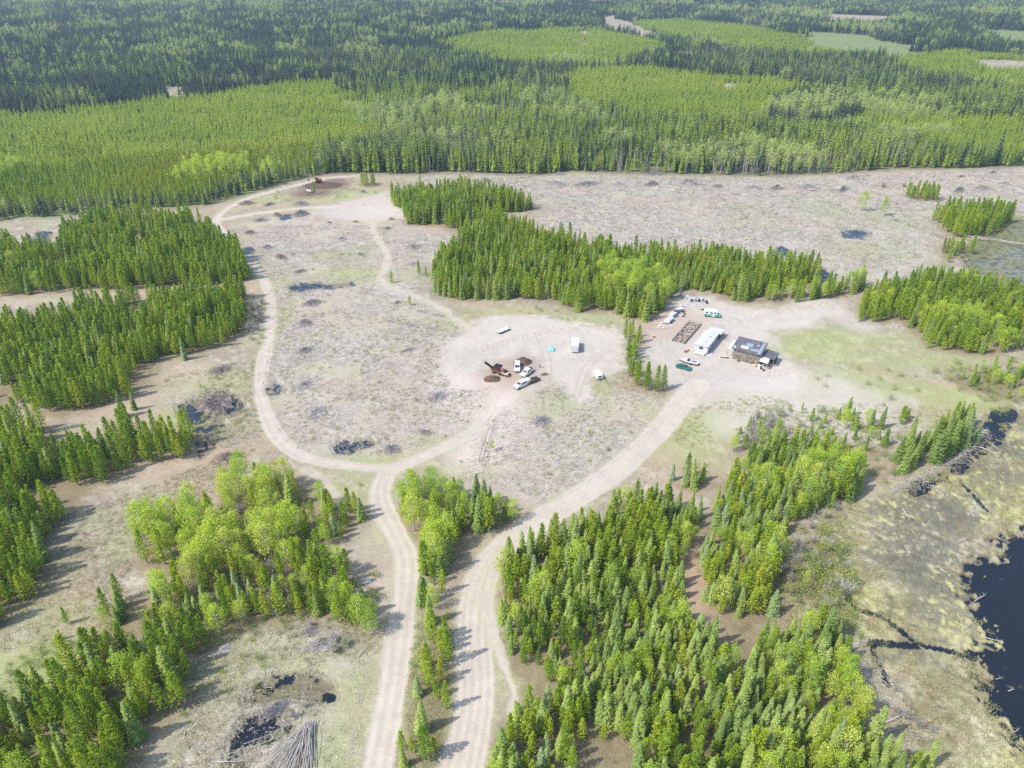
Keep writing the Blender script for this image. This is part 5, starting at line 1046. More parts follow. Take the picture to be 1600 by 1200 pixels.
# screening machine
cx, cy = PX(777, 583); t = empty('screening_machine', cx, cy, math.radians(150)); tag(t, 'red and black soil screening machine with raised conveyor behind the low soil pile', 'screening machine')
mb = MB(); mb.box((0,0,.9), (4.2,1.2,.35)); [mb.box((x,sg*.55,.45), (.18,.18,.9)) for x in (-1.8,1.6) for sg in (-1,1)]; mb.obj('chassis', RUST, t)
mb = MB(); mb.add([(-1.4,-1.3,2.6),(1.0,-1.3,2.6),(1.0,1.3,2.6),(-1.4,1.3,2.6),(-.7,-.5,1.1),(.5,-.5,1.1),(.5,.5,1.1),(-.7,.5,1.1)], [(0,1,5,4),(1,2,6,5),(2,3,7,6),(3,0,4,7),(4,5,6,7)]); mb.obj('hopper', RED, t)
mb = MB(); mb.box((-.2,0,2.62), (2.5,2.7,.08)); [mb.box((-.2,y,2.70), (2.4,.07,.12)) for y in (-1.1,-.7,-.3,.1,.5,.9)]; mb.obj('grid', BLK, t)
mb = MB(); mb.box((2.6,0,1.75), (4.4,.75,.16), ry=-.42); mb.box((2.6,.42,1.85), (4.4,.06,.28), ry=-.42); mb.box((2.6,-.42,1.85), (4.4,.06,.28), ry=-.42); mb.obj('conveyor', BLK, t)
mb = MB(); mb.box((-2.2,0,1.5), (1.1,1.3,.9)); mb.obj('engine_box', RED, t)
for x in (-1.4,.9):
    for sg in (-1, 1): wheel(t, x, sg*.85, .42, .28)
cx, cy = PX(789.5, 586.5); t = empty('skid_steer', cx, cy, math.radians(-25)); tag(t, 'small cream loader with dark cab beside the red screening machine', 'loader')
mb = MB(); mb.box((0,0,.75), (2.2,1.2,.7)); mb.obj('body', CREAM, t); mb = MB(); mb.box((-.1,0,1.5), (1.1,1.0,.85), taper=.85); mb.obj('cab', BLK, t); mb = MB(); mb.add([(1.3,-.85,.1),(1.9,-.85,.1),(1.9,.85,.1),(1.3,.85,.1),(1.25,-.85,.75),(1.25,.85,.75)], [(0,1,2,3),(0,3,5,4),(0,4,1),(3,2,5)]); mb.obj('bucket', RUST, t)
for sg in (-1, 1): mb = MB(); mb.tube((-.9,sg*.68,1.3), (1.4,sg*.68,.6), .08, .08, 6); mb.obj('arm', CREAM, t)
for x in (-.6,.6):
    for sg in (-1, 1): wheel(t, x, sg*.72, .38, .26)
# excavator at the far end
cx, cy = PX(498, 287); t = empty('excavator', cx, cy, math.radians(200), z=gz(cx,cy)+.75); tag(t, 'dark rusty excavator working on the spread of soil at the far end', 'excavator')
for sg in (-1, 1): mb = MB(); mb.prism([(-1.9,.35),(-1.6,.05),(1.6,.05),(1.9,.35),(1.7,.85),(-1.7,.85)], sg*1.25-.28, sg*1.25+.28); mb.obj('track', BLK, t)
mb = MB(); mb.box((-.3,0,1.45), (3.2,2.4,.9)); mb.obj('house', YEL, t); mb = MB(); mb.box((.8,.75,2.25), (1.4,.9,1.4), taper=.9); mb.obj('cab', GL, t)
mb = MB(); mb.tube((.9,-.2,1.6), (3.2,-.2,4.6), .30, .22, 6); bo = mb.obj('boom', YEL, t); mb = MB(); mb.tube((3.2,-.2,4.6), (5.6,-.2,2.4), .22, .15, 6); mb.obj('stick', YEL, bo)
mb = MB(); mb.prism([(5.5,2.5),(5.9,2.2),(5.7,1.3),(5.0,1.4),(5.1,2.0)], -.75, .35); mb.obj('bucket', RUST, t)
# pale tarp on heap
cx, cy = PX(483, 301); mb = MB(); V = []; F = []
for i in range(8):
    for j in range(6): V.append(((i/7-.5)*3.2*(1-.25*math.sin(j)), (j/5-.5)*4.4, 2.1-.9*abs(j/5-.5)*2+.25*math.sin(i*1.9+j)-.3*abs(i/7-.5)*2))
for i in range(7):
    for j in range(5): F.append((i*6+j, (i+1)*6+j, (i+1)*6+j+1, i*6+j+1))
mb.add(V, F); o = mb.obj('pale_tarp', OFF); o.location = (cx, cy, gz(cx,cy)-.1); tag(o, 'whitish blue tarp draped over the brown soil heap at the far end', 'tarp')
# ------------------------------------------------------------------ person in the yard
def person(px, py, label, rz=0):
    x, y = PX(px, py); nodes = [(0,0,.95,.15),(0,0,1.15,.14),(0,0,1.38,.17),(0,0,1.50,.075),(0,0,1.62,.10),(0,.01,1.72,.085),(.10,0,.90,.10),(.12,.05,.50,.075),(.12,.0,.09,.05),(.12,.13,.04,.045),(-.10,0,.90,.10),(-.12,-.06,.50,.075),(-.12,-.12,.09,.05),(-.12,.0,.04,.045),(.20,0,1.42,.07),(.27,0,1.15,.05),(.28,.10,.92,.038),(.28,.14,.84,.03),(-.20,0,1.42,.07),(-.27,0,1.15,.05),(-.28,.10,.92,.038),(-.28,.14,.84,.03)]
    E = [(0,1),(1,2),(2,3),(3,4),(4,5),(0,6),(6,7),(7,8),(8,9),(0,10),(10,11),(11,12),(12,13),(2,14),(14,15),(15,16),(16,17),(2,18),(18,19),(19,20),(20,21)]
    me = bpy.data.meshes.new('person'); me.from_pydata([n_[:3] for n_ in nodes], E, []); o = bpy.data.objects.new('person', me); col.objects.link(o); md = o.modifiers.new('skin', 'SKIN'); me.materials.append(simple('dark_work_clothes', (.06,.06,.08), .9))
    for i, n_ in enumerate(nodes): me.skin_vertices[0].data[i].radius = (n_[3], n_[3]); me.skin_vertices[0].data[i].use_root = (i == 0)
    o.modifiers.new('sub', 'SUBSURF').levels = 1; o.location = (x, y, .0); o.rotation_euler = (0, 0, rz); tag(o, label, 'person')
    mb = MB(); mb.tube((0,.01,1.66), (0,.0,1.80), .115, .06, 10); mb.obj('cap', CREAM, o); mb = MB(); mb.box((0,0,1.28), (.40,.27,.34), taper=.95); mb.obj('vest', CREAM, o)
    return o
if hasattr(bpy.types, 'SkinModifier'): person(843.3, 574.5, 'person in dark trousers and pale vest standing right of the pickups', 2.4)
# ------------------------------------------------------------------ farm buildings
def frame_at(px, py, ang): x, y = PX(px, py); return x, y, math.radians(ang)
# barn: origin at front left corner, x along the front, y into the depth
x, y, rz = frame_at(1144, 560.5, -32); t = empty('barn', x, y, rz); tag(t, 'dark roofed patched barn with lean-tos in the farmyard', 'barn'); W_, D_ = 8.7, 6.8
def quad(name, pts, m, th=.06, parent=None):
    """a panel with thickness from four points"""
    p = [Vector(q) for q in pts]; n = (p[1]-p[0]).cross(p[3]-p[0]).normalized()*th; mb = MB(); mb.add([q for q in p]+[q+n for q in p], [(3,2,1,0),(4,5,6,7),(0,1,5,4),(1,2,6,5),(2,3,7,6),(3,0,4,7)]); return mb.obj(name, m, parent or t)
quad('front_wall', [(.0,0,0),(W_,0,0),(W_,0,3.9),(.0,0,3.9)], BWOOD, .1); quad('side_wall', [(0,.1,0),(0,D_,0),(0,D_,4.7),(0,.1,3.9)], PINKW, .1); quad('side_wall', [(W_,.1,0),(W_,D_,0),(W_,D_,4.7),(W_,.1,3.9)], WOOD, -.1); quad('back_wall', [(0,D_,0),(W_,D_,0),(W_,D_,4.7),(0,D_,4.7)], DKW, .1)
rf = quad('roof', [(-.7,-.7,3.92),(W_+.3,-.7,3.92),(W_+.3,D_+.5,4.86),(-.7,D_+.5,4.86)], ROOF, .14)
def rp(x0, y0, x1, y1, m, nm='roof_patch', dz=.17):
    s = .94/8.2; z = lambda yy: 3.92+(yy+.7)*s+dz; return quad(nm, [(x0,y0,z(y0)),(x1,y0,z(y0)),(x1,y1,z(y1)),(x0,y1,z(y1))], m, .03, rf)
rp(1.8,.9,4.2,2.4,WH); rp(3.0,2.6,5.2,4.6,GREYR); rp(5.0,.6,7.6,1.9,GREYR,dz=.18); rp(-.3,.2,.4,.9,WH); rp(6.2,4.2,6.9,4.8,OFF); rp(7.6,-.4,8.5,6.6,GREYR)
mb = MB(); mb.tube((6.6,5.6,4.6), (6.6,5.6,6.1), .08, .08, 8); mb.obj('chimney', STL, rf)
quad('big_door', [(3.2,-.04,.05),(5.6,-.04,.05),(5.6,-.04,3.1),(3.2,-.04,3.1)], DKW, .05); quad('window', [(.7,-.04,1.4),(1.3,-.04,1.4),(1.3,-.04,2.2),(.7,-.04,2.2)], GL, .05); quad('wall_panel', [(.2,-.03,.1),(2.0,-.03,.1),(2.0,-.03,2.4),(.2,-.03,2.4)], PINKW, .025); quad('wall_panel', [(6.3,-.03,1.9),(8.5,-.03,1.9),(8.5,-.03,3.7),(6.3,-.03,3.7)], OFF, .03); quad('wall_panel', [(6.3,-.03,.1),(8.2,-.03,.1),(8.2,-.03,1.8),(6.3,-.03,1.8)], PLY, .03)
# right lean-to and left awning
quad('lean_to_roof', [(W_+.35,1.2,2.95),(W_+4.2,1.2,2.6),(W_+4.2,6.6,2.8),(W_+.35,6.6,3.15)], ROOF, .1); quad('awning', [(W_+.2,-1.4,2.3),(W_+2.9,-1.4,2.1),(W_+2.9,1.1,2.7),(W_+.2,1.1,2.9)], WH, .06); quad('awning', [(-2.3,1.0,2.5),(-.75,1.0,2.9),(-.75,7.2,3.2),(-2.3,7.2,2.8)], LGREY, .06)
for px_, py_ in ((W_+4.0,1.4),(W_+4.0,6.4),(W_+2.8,-1.2),(W_+2.7,1.3),(-2.1,1.2),(-2.1,7.0)): mb = MB(); mb.tube((px_,py_,0), (px_,py_,2.5), .09, .09, 6); mb.obj('post', WOOD, t)
quad('lean_to_wall', [(W_+.4,6.5,0),(W_+4.1,6.5,0),(W_+4.1,6.5,2.7),(W_+.4,6.5,2.95)], DKW, .08); quad('lean_to_wall', [(W_+4.08,3.4,0),(W_+4.08,6.5,0),(W_+4.08,6.5,2.65),(W_+4.08,3.4,2.55)], DKW, -.08)
barn = (x, y, rz)
def rel(lx, ly, fr=None): fx_, fy_, a = fr or barn; return fx_+lx*math.cos(a)-ly*math.sin(a), fy_+lx*math.sin(a)+ly*math.cos(a)
def prop(name, lx, ly, label, cat, build, m, rz=0, fr=None, group=None):
    X, Y = rel(lx, ly, fr); mb = MB(); build(mb); o = mb.obj(name, m); o.location = (X, Y, 0.0); o.rotation_euler = (0, 0, rz); return tag(o, label, cat, group)
def barrel(mb, r=.3, h=.9): mb.tube((0,0,0), (0,0,h*.33), r, r*1.05, 12); mb.tube((0,0,h*.33), (0,0,h*.66), r*1.05, r*1.05, 12, cap=False); mb.tube((0,0,h*.66), (0,0,h), r*1.05, r*.96, 12)
def tyre(mb): 
    n = 16; V = []; F = []
    for i in range(n):
        a = 2*math.pi*i/n
        for r, z in ((.22,.02),(.45,0),(.5,.13),(.45,.26),(.22,.24)): V.append((r*math.cos(a), r*math.sin(a), z))
    for i in range(n):
        for j in range(5): F.append((i*5+j, ((i+1) % n)*5+j, ((i+1) % n)*5+(j+1) % 5, i*5+(j+1) % 5))
    mb.add(V, F)
prop('scrap_rubber_ring', W_+2.3, -2.4, 'big black tyre lying in front of the barn lean-to', 'tyre', tyre, TY); prop('oil_drum', W_+1.2, -1.9, 'dark drum under the white awning of the barn', 'barrel', barrel, BLK); prop('oil_drum', W_+3.4, -.6, 'grey drum beside the barn lean-to post', 'barrel', barrel, STL)
prop('plywood_sheet', 9.2, -1.6, 'white sheet leaning out from the right corner of the barn', 'panel', lambda mb: mb.box((0,0,.5), (.9,2.0,.05), rx=.5), OFF, barn[2]+.5); prop('burn_barrel', 2.2, -.9, 'purple brown barrel against the barn front', 'barrel', barrel, RUST); prop('pallet', 7.6, -1.3, 'orange plywood crate by the barn front', 'crate', lambda mb: [mb.box((0,0,.3), (1.1,.8,.5)), mb.box((0,0,.6), (1.2,.9,.06))], PLY, barn[2])
prop('plank_stack', -2.2, -1.0, 'thin dark planks on the grass left of the barn', 'planks', lambda mb: [mb.box((0,.25*i,.08), (3.0,.12,.08), rz=.1*i) for i in range(3)], DKW, barn[2]+.3); prop('scrap_block', 12, 11, 'small grey lump of scrap on the sand behind the barn', 'scrap', lambda mb: [mb.box((0,0,.25), (.8,.5,.5), rz=.4, taper=.6), mb.box((.5,.1,.12), (.6,.3,.24), rz=1, taper=.7)], STL)
# mobile home
x, y, rz = frame_at(1104.5, 553.5, 59.5); t = empty('mobile_home', x, y, rz); tag(t, 'long white roofed mobile home between the timber frame and the barn', 'mobile home'); L_, B_ = 11.5, 4.4   # x along length, y to the left
mb = MB(); mb.box((L_/2,B_/2,1.5), (L_,B_,2.3)); mb.obj('walls', LGREY, t)
mb = MB(); mb.prism([(-.25,2.66),(B_+.25,2.66),(B_+.25,2.74),(B_/2,3.12),(-.25,2.74)], -.3, L_+.3); V = [(b, a, c) for a, b, c in mb.v]; mb.v = V; rfm = mb.obj('roof', OFF, t)
for xx in (1.5,3.6,5.8,7.9,9.9): mb = MB(); mb.box((xx,B_/2,3.10), (.07,.5,.10)); mb.box((xx,B_*.27,2.95), (.06,B_*.46,.05), rx=.17); mb.box((xx,B_*.73,2.95), (.06,B_*.46,.05), rx=-.17); mb.obj('seam', LGREY, rfm)
for xx in (2.6,7.1): mb = MB(); mb.tube((xx,B_*.35,2.9), (xx,B_*.35,3.35), .14, .14, 8); mb.obj('vent', STL, rfm)
for i, xx in enumerate((1.2,3.4,5.6,8.0,10.0)): mb = MB(); mb.box((xx,-.03,1.75), (.9 if i != 2 else .8,.07,.8 if i != 2 else 1.9)); mb.obj('window' if i != 2 else 'door', GL if i != 2 else DKW, t)
mb = MB(); mb.box((-.03,B_/2,1.75), (.06,1.3,.8)); mb.obj('window', GL, t); mb = MB(); mb.box((L_/2,B_/2,.18), (L_-.2,B_-.2,.34)); mb.obj('skirting', DKW, t)
mb = MB(); mb.box((L_+2.6,B_/2-.6,2.35), (4.6,5.0,.10), ry=.03); mb.obj('carport_roof', OFF, t)
for a_, b_ in ((L_+4.6,-.7),(L_+4.6,3.9),(L_+.7,-2.8),(L_+2.6,-2.8)): mb = MB(); mb.tube((a_,b_,0), (a_,b_,2.3), .08, .08, 6); mb.obj('post', WOOD, t)
mb = MB(); mb.box((L_+2.8,1.4,.9), (3.4,2.6,1.6)); mb.obj('storage_shed', DKW, t)
mb = MB(); mb.box((-1.1,B_/2,.35), (1.9,3.6,.12)); [mb.box((xx,yy,.17), (.12,.12,.34)) for xx in (-1.9,-.4) for yy in (.7,3.7)]; mb.obj('porch', LGREY, t)
mh = (x, y, rz); prop('board_pile', 2, -1.6, 'pale boards lying along the right side of the mobile home', 'boards', lambda mb: [mb.box((0,.3*i,.06), (7.0,.22,.07), rz=.02*i) for i in range(3)], OFF, mh[2]+.02, mh); prop('scrap_pile', -1.4, 6.2, 'dark clutter at the left corner of the mobile home porch', 'scrap', lambda mb: [mb.box((RG.uniform(-1,1),RG.uniform(-.8,.8),.2), (.7,.4,.4), rz=RG.random()*3, taper=.7) for _ in range(7)], RUST, 0, mh)
# timber frame with stacked logs
c0 = PX(1050,533); c1 = PX(1070,537); c2 = PX(1096,507); ux = Vector((c1[0]-c0[0], c1[1]-c0[1], 0)); uy = Vector((c2[0]-c1[0], c2[1]-c1[1], 0)); TL = uy.length; TW_ = ux.length; a = math.atan2(uy.y, uy.x)
t = empty('timber_frame', c0[0], c0[1], a); tag(t, 'long low timber frame lying on the ground, filled with stacked logs', 'timber frame')
for k in range(2):
    mb = MB(); mb.tube((0,-k*TW_*.96,.75), (TL,-k*TW_*.96,.75), .13, .11, 7); mb.tube((0,-k*TW_*.96,.25), (TL,-k*TW_*.96,.25), .13, .11, 7); [mb.tube((TL*i/6,-k*TW_*.96,0), (TL*i/6,-k*TW_*.96,1.05), .09, .09, 6) for i in range(7)]; mb.obj('long_rail', GWOOD, t)
for i in range(7): mb = MB(); mb.tube((TL*i/6,.1,.85), (TL*i/6,-TW_-.1,.85), .08, .08, 6); mb.obj('cross_beam', GWOOD, t)
lm = []
for i in range(3): mb = MB(); mb.tube((-.55,0,0), (.55,0,0), .12+.03*i, .11+.03*i, 7); lm.append(mb.mesh('firewood_log', [LOG if i else DKW]))
nl = 0
for i in range(24):
    for j in range(6):
        if RG.random() < .22: continue
        o = bpy.data.objects.new('firewood_log', RG.choice(lm)); col.objects.link(o); p = Vector((TL*(i+.6)/24.6+RG.uniform(-.1,.1), -TW_*(j+.5)/6.3, .15+.22*RG.random()+ (.25 if RG.random() < .5 else 0))); p.rotate(Euler((0,0,a)))
        o.location = (c0[0]+p.x, c0[1]+p.y, p.z); o.rotation_euler = (0, RG.uniform(-.15,.15), a+RG.choice((0, 1.57, .5, -.5))+RG.uniform(-.25,.25)); tag(o, 'short weathered log lying inside the timber frame', 'log', 'short logs stacked inside the timber frame'); nl += 1
# teal and white camper truck
cx, cy = PX(1109.5, 494); t = empty('old_camper', cx, cy, math.radians(-12)); tag(t, 'white camper with a teal lower body behind the mobile home', 'camper')
mb = MB(); mb.box((0,0,.82), (4.4,2.2,.85)); mb.obj('lower_body', TEAL, t); mb = MB(); mb.box((0,0,1.82), (4.6,2.35,1.13), taper=.96); mb.obj('upper_body', WH, t); mb = MB(); mb.box((0,0,2.43), (4.6,2.4,.08)); mb.obj('roof', WH, t)
for xx in (-1.4,.2,1.5): mb = MB(); mb.box((xx,-1.16,1.85), (.9,.05,.45)); mb.obj('window', GL, t)
mb = MB(); mb.box((2.9,-.1,.8), (1.4,1.9,.75), taper=.9); mb.obj('hood', TEAL, t); mb = MB(); mb.box((1.1,-1.14,1.0), (.7,.06,1.2)); mb.obj('door', WH, t)
for xx in (-1.5,2.7):
    for sg in (-1, 1): wheel(t, xx, sg*1.0, .38, .25)
prop('scrap_rubber_ring', 0, 0, 'black tyre lying left of the teal camper', 'tyre', tyre, TY, 0, (*PX(1097.5,484), 0))
# white tanks in a row
for i, (px_, py_, lab) in enumerate([(1074,468,'leftmost white tank of the row behind the farmyard'),(1078,471,'second white tank of the row, with a dark side'),(1084,471,'third white tank of the row behind the farmyard'),(1096,471,'white tank standing apart at the right of the row')]):
    prop('white_tank', 0, 0, lab, 'tank', lambda mb: [mb.box((0,0,.95), (1.3,1.2,1.1)), mb.tube((0,0,1.5), (0,0,1.62), .25, .2, 10), mb.box((0,0,.2), (1.4,1.3,.36))], OFF, .2*i, (*PX(px_, py_), 0), 'white tanks in a row behind the farmyard')
for px_, py_, lab in [(1081,471.5,'black drum between the white tanks'),(1092.5,471.5,'black drum left of the separate white tank'),(1104,474,'dark drum at the right end of the tank row')]: prop('black_drum', 0, 0, lab, 'barrel', lambda mb: barrel(mb, .42, 1.1), BLK, 0, (*PX(px_, py_), 0))
# derelict white trailer shells and sheets
def junkshell(px_, py_, rz_, L, B, H, lab, m=OFF):
    cx, cy = PX(px_, py_); t = empty('derelict_trailer', cx, cy, rz_); tag(t, lab, 'trailer'); mb = MB(); mb.box((0,0,.5+H/2), (L,B,H), taper=.96); mb.obj('shell', m, t); mb = MB(); mb.box((0,0,.42), (L-.2,B-.4,.15)); mb.obj('frame', DKW, t); mb = MB(); mb.box((.3,-B/2-.01,.5+H*.6), (L*.4,.05,H*.3)); mb.obj('window', GL, t)
    for sg in (-1, 1): wheel(t, -.2, sg*B*.42, .32, .2)
junkshell(1045, 503, .95, 4.2, 2.0, .75, 'low white trailer shell at the lower end of the junk row'); junkshell(1051, 495, .8, 3.0, 1.7, 1.0, 'short white trailer shell second up the junk row'); junkshell(1061, 487, .5, 3.6, 1.6, .8, 'grey-white trailer shell at the upper end of the junk row', LGREY)
car((1052,493),(1060,486), 'stripped grey car in the junk row by the trees', STL, 4.4)
SHE = [(1034,509),(1040,512),(1037,505),(1048,509),(1056,499),(1064,493),(1052,488),(1069,482),(1072,477),(1031,513),(1066,478),(1085,478)]
for i, (px_, py_) in enumerate(SHE): prop('scrap_sheet', 0, 0, ['whitish','bent grey','crumpled white','pale'][i % 4]+' metal sheet lying in the junk row '+['at its lower end','below the low trailer shell','against the trees','beside the low shell','near the short shell','right of the stripped car','left of the stripped car','at its upper end','below the tank row','furthest down the row','up near the tanks','under the white tanks'][i], 'sheet', lambda mb: [mb.box((0,0,.15), (1.7,1.0,.05), rx=.15, rz=.2), mb.box((.6,.5,.25), (1.0,.8,.05), ry=.3, rz=1)], OFF if i % 3 else LGREY, RG.random()*3, (*PX(px_, py_), 0))
for i, (px_, py_) in enumerate([(1067.5,488),(1068,494.5),(1070,491)]): prop('scrap_rubber_ring', 0, 0, ['upper','lower','middle'][i]+' black tyre at the right end of the junk row', 'tyre', tyre, TY, 0, (*PX(px_, py_), 0))
prop('scrap_rubber_ring', 0, 0, 'dark tyre lying alone on the sand left of the timber frame', 'tyre', tyre, RUST, 0, (*PX(1022,527), 0))
# little white shed, metal panels by the foreground road
cx, cy = PX(519.5, 876); t = empty('small_shed', cx, cy, .3); tag(t, 'tiny white roofed shed in the trees left of the foreground road', 'shed')
mb = MB(); mb.box((0,0,.65), (.95,.95,1.3)); mb.obj('walls', BLK, t); mb = MB(); mb.box((0,0,1.36), (1.2,1.25,.1), rx=.12); mb.obj('roof', WH, t); mb = MB(); mb.box((.05,-.49,.6), (.5,.04,1.0)); mb.obj('door', DKW, t)
cx, cy = PX(573, 911)
for i, (dx, dy, w_) in enumerate([(0,0,.55),(.35,.62,.18)]):
    mb = MB(); mb.box((0,0,.25), (1.9,w_,.04), rx=.2); mb.box((0,w_/2,.28), (1.9,.05,.12)); o = mb.obj('metal_panel', simple('galvanised', (.62,.66,.70), .4, .3)); o.location = (cx+dx, cy+dy, 0); o.rotation_euler = (0, 0, .35); tag(o, ['wide','narrow'][i]+' silvery metal panel lying by the road under the pines', 'metal panel')
# ------------------------------------------------------------------ leaning bare poles by the link road
for bx, by, tx, ty, lab in [(758,730,770,653,'tallest slim dark pole tree by the link road'),(762,726,769,668,'slim pole tree just behind the tallest one by the link road'),(747,722,762,662,'left slim pole tree leaning right by the link road'),(755,716,768,660,'thin pole tree between the left and the tallest one')]:
    x, y = PX(bx, by); mb = MB(); g = np.random.default_rng(bx); s = PPM(by); H = (by-ty)/(s*.80); lean = Vector(((tx-bx)/s+1.0, .6, H)); mb.tube((0,0,-.1), lean*.5, .075, .05, 6, cap=False); mb.tube(lean*.5, lean, .05, .015, 5, cap=False)
    for k in range(26):
        p = lean*(.25+.7*g.random()); an = g.random()*6.28; mb.tube(p, p+Vector((math.cos(an), math.sin(an), .2))*(.3+.5*g.random()), .018, .006, 3, cap=False)
    o = mb.obj('dead_tree', M['darkdead']); o.location = (x, y, 0); tag(o, lab, 'dead tree')
# ------------------------------------------------------------------ fan of poles by the foreground pond
apx, apy = PX(485, 1134); t = empty('pole_heap', apx, apy); tag(t, 'fan shaped heap of long bleached poles right of the foreground pond', 'pole heap')
for i in range(84):
    g = RG; e = PX(g.uniform(412, 493), g.uniform(1172, 1262)); z1 = g.uniform(.1, .9); z0 = .6+g.uniform(-.4,.7); a = Vector((g.uniform(-.9,.8), g.uniform(-.7,.8), z0)); b = Vector((e[0]-apx, e[1]-apy, z1)); mid = a.lerp(b, .5)+Vector((g.uniform(-.3,.3), g.uniform(-.3,.3), g.uniform(0,.5)))
    r = g.uniform(.03,.075); mb = MB(); mb.tube(a, mid, r*.6, r*.85, 5, cap=False); mb.tube(mid, b, r*.85, r, 5); mb.obj('pole', M['greybark'] if i % 4 else M['palebark'], t)
mound('earth_mound', 462, 1178, 3.0, 4.2, .5, simple('grey_litter_soil', (.24,.20,.165), .95, var=.3), 'low mound of grey litter under the fan of poles', 12, 'mound', .1)
# ------------------------------------------------------------------ fallen logs
def logat(a, b, r, label, m='greybark', root=False, z=.15, group=None):
    x0, y0 = PX(*a); x1, y1 = PX(*b); mb = MB(); g = RG; p0 = Vector((0,0,z)); p1 = Vector((x1-x0, y1-y0, z+g.uniform(-.05,.4))); mid = p0.lerp(p1, .5)+Vector((g.uniform(-.2,.2), g.uniform(-.2,.2), .05))
    mb.tube(p0, mid, r, r*.8, 7); mb.tube(mid, p1, r*.8, r*.35, 6); L = (p1-p0).length
    for k in range(int(4+L*1.4)):
        p = p0.lerp(p1, .3+.65*g.random()); mb.tube(p, p+Vector((g.gauss(0,.5), g.gauss(0,.5), abs(g.gauss(0,.45)))), r*.28, r*.1, 4, cap=False)
    if root:
        for k in range(9): an = g.random()*6.28; mb.tube(p0, p0+Vector((math.cos(an)*.5, math.sin(an)*.5, g.uniform(-.1,.7))), r*.5, r*.15, 4, cap=False)
    o = mb.obj('fallen_log', M[m]); o.location = (x0, y0, gz(x0,y0)-.08); return tag(o, label, 'fallen log', group)
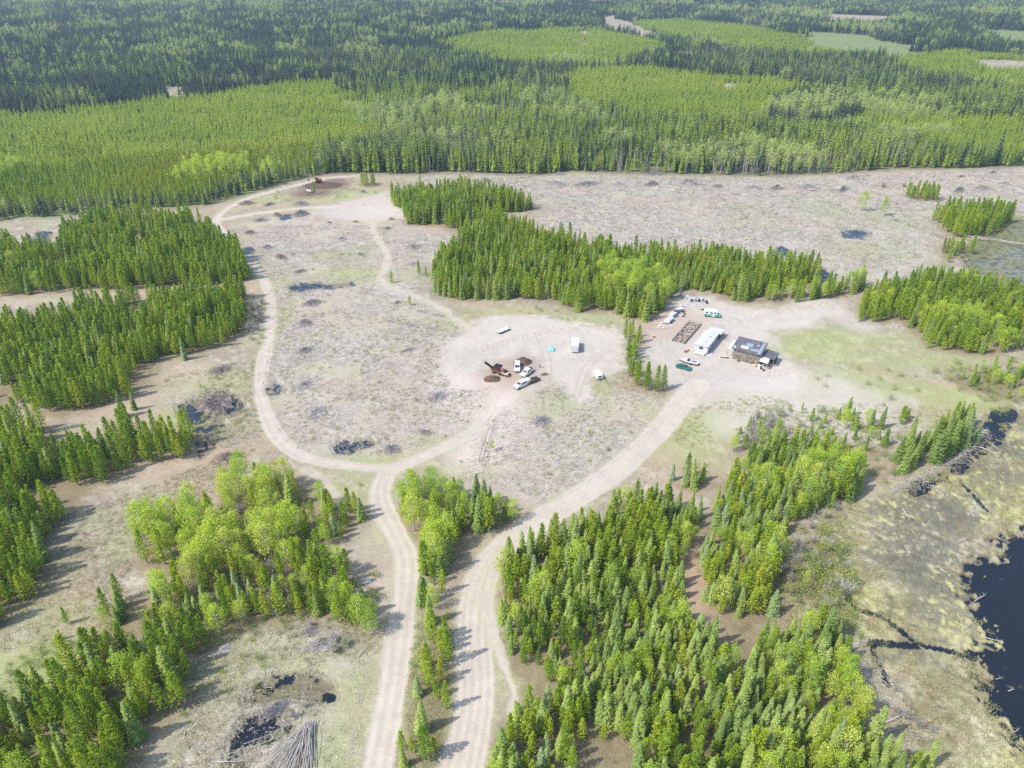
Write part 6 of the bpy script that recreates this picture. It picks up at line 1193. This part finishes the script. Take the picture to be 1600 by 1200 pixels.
LG = [((1375,1132),(1412,1117),.13,'pale log lying diagonally below the dead tangle on the marsh edge'),((1384,1145),(1404,1140),.09,'short pale log just below the diagonal one on the marsh edge'),((1388,1167),(1420,1190),.11,'bleached log near the bottom edge of the marsh'),((1403,1150),(1408,1166),.09,'short upright-lying stick log above the bleached one'),
 ((1326,1080),(1340,1062),.10,'log poking left out of the dead tangle'),((1348,1062),(1360,1086),.09,'log pointing down out of the dead tangle'),((1345,1055),(1380,1046),.11,'long log reaching right out of the dead tangle'),((1320,1030),(1350,1052),.09,'upper left log of the dead tangle'),((1328,1020),(1342,1048),.08,'thin log crossing into the dead tangle from above'),((1340,1008),(1348,988),.09,'white snag bent over the channel'),
 ((1522,788),(1528,800),.10,'left prong of the bleached roots on the marsh'),((1515,782),(1532,792),.09,'crossing prong behind the bleached roots'),((1527,792),(1536,803),.09,'right prong of the bleached roots'),((1530,698),(1562,712),.13,'long dark and white log in the channel by the dam'),((1548,694),(1560,704),.1,'white log beside the long one by the dam'),((1462,766),(1474,778),.09,'pale log on yellow moss left on the marsh'),
 ((1410,795),(1422,814),.08,'thin pale log lying across the dark mud'),((1523,940),(1540,930),.09,'curved branch floating at the pond edge'),((1492,972),(1512,984),.08,'bleached branch on the moss by the pond'),((1505,985),(1520,972),.07,'crossing branch on the moss by the pond'),((1538,996),(1568,1006),.07,'thin branch sticking out into the pond'),((1575,1080),(1584,1075),.08,'short log floating far out on the pond'),((1556,1062),(1566,1058),.06,'small stick floating in the pond'),((1580,1145),(1592,1140),.06,'small floating stick low on the pond'),
 ((1266,955),(1290,950),.08,'pale log by the grey willows'),((1420,1020),(1430,1030),.05,'stick by the forked channel'),((1496,848),(1512,842),.08,'pale log on the brown moss near the pond'),((1552,838),(1572,848),.07,'branch along the pond shore'),((1600,1175),(1580,1160),.06,'twig at the lower pond shore'),
 ((372,1136),(382,1146),.05,'bent white stick at the left rim of the foreground pond'),((390,1142),(398,1139),.05,'curled white stick floating on the foreground pond'),((420,1138),(428,1140),.03,'tiny white twig on the foreground pond'),((441,1126),(447,1130),.05,'short white stick at the right rim of the foreground pond'),((380,1163),(432,1146),.05,'long thin pole along the lower rim of the foreground pond'),((386,1170),(440,1152),.05,'second long pole along the lower rim of the foreground pond'),((373,1170),(374,1184),.05,'thin pole standing in the lower pond arm'),((330,1190),(395,1190),.05,'long pale pole lying at the bottom edge'),((428,1172),(450,1170),.05,'pale pole left of the fan of poles'),
 ((460,975),(495,955),.07,'bleached log in the slash below the willows'),((560,1028),(574,1012),.08,'log by the road below the last pines'),((465,1010),(478,1020),.10,'whitish chunk of slash in the hollow'),((392,905),(408,912),.06,'pale log under the bright poplars'),((300,960),(330,968),.06,'log on the stick covered slope'),
 ((140,800),(160,785),.07,'long grey pole in the straw strip'),((150,815),(175,812),.06,'pale pole across the straw strip'),((120,830),(142,800),.05,'thin pole in the straw strip by the pines'),((250,872),(262,885),.05,'pole at the rim of the poplars'),((840,745),(855,755),.10,'pale log in the field by the wide road'),((850,705),(862,696),.09,'grey log in the field below the ring pile'),((1085,865),(1092,850),.07,'thin log in the brown grassy gap'),((868,720),(880,715),.08,'short log in the field right of the ring pile'),((560,560),(576,572),.10,'pale log on the main clearing'),((600,605),(614,600),.10,'long pale log low on the main clearing'),((520,620),(534,626),.09,'grey log on the main clearing'),((585,580),(596,574),.09,'white log below the stump heaps')]
for a_, b_, r_, lab in LG: logat(a_, b_, r_*1.15, lab, 'palebark' if ('white' in lab or 'pale' in lab or 'bleached' in lab) else 'greybark', 'root' in lab)
g = np.random.default_rng(90)
# dark woody face of the beaver dam
mb = MB()
DL = line([(1392,770),(1425,752),(1460,735),(1490,718),(1515,700),(1540,672)])
for i in range(520):
    q = g.random()*(len(DL)-1); k = int(q); p = DL[k]*(1-(q-k)) + DL[min(k+1, len(DL)-1)]*(q-k); c = Vector((p[0]+g.normal(0,.55), p[1]+g.normal(0,.55), .1+.35*g.random())); a_ = g.random()*6.28; d = Vector((math.cos(a_), math.sin(a_), g.normal(0,.3)))*(.3+.6*g.random()); mb.tube(c-d, c+d, .035, .02, 4, cap=False)
o = mb.obj('beaver_dam', M['palebark']); tag(o, 'long low dam of sticks along the marsh channel below the spruces', 'beaver dam')
mb = MB(); DL2 = line([(1500,368),(1530,373),(1570,379),(1600,383),(1640,386)])
for i in range(260):
    q = g.random()*(len(DL2)-1); k = int(q); p = DL2[k]*(1-(q-k)) + DL2[min(k+1, len(DL2)-1)]*(q-k); c = Vector((p[0]+g.normal(0,.5), p[1]+g.normal(0,.6), .25+.5*g.random())); a_ = g.random()*6.28; d = Vector((math.cos(a_), math.sin(a_), g.normal(0,.2)))*(.5+.8*g.random()); mb.tube(c-d, c+d, .07, .05, 4, cap=False)
o = mb.obj('beaver_dam', M['palebark']); tag(o, 'small pale stick dam across the upper right pond', 'beaver dam')
# ------------------------------------------------------------------ haze
mb = MB(); mb.box((0, 2400, 61), (9000, 6600, 130)); m, n, l, o_ = newmat('thin_haze'); pv = n.new('ShaderNodeVolumePrincipled'); pv.inputs['Color'].default_value = (.62,.80,1.0,1); pv.inputs['Density'].default_value = HAZE; pv.inputs['Anisotropy'].default_value = .2; l.new(pv.outputs[0], o_.inputs['Volume'])
hz = mb.obj('haze', m); tag(hz, 'thin bluish haze over the whole valley', 'haze', kind='stuff')
sort_out_labels()
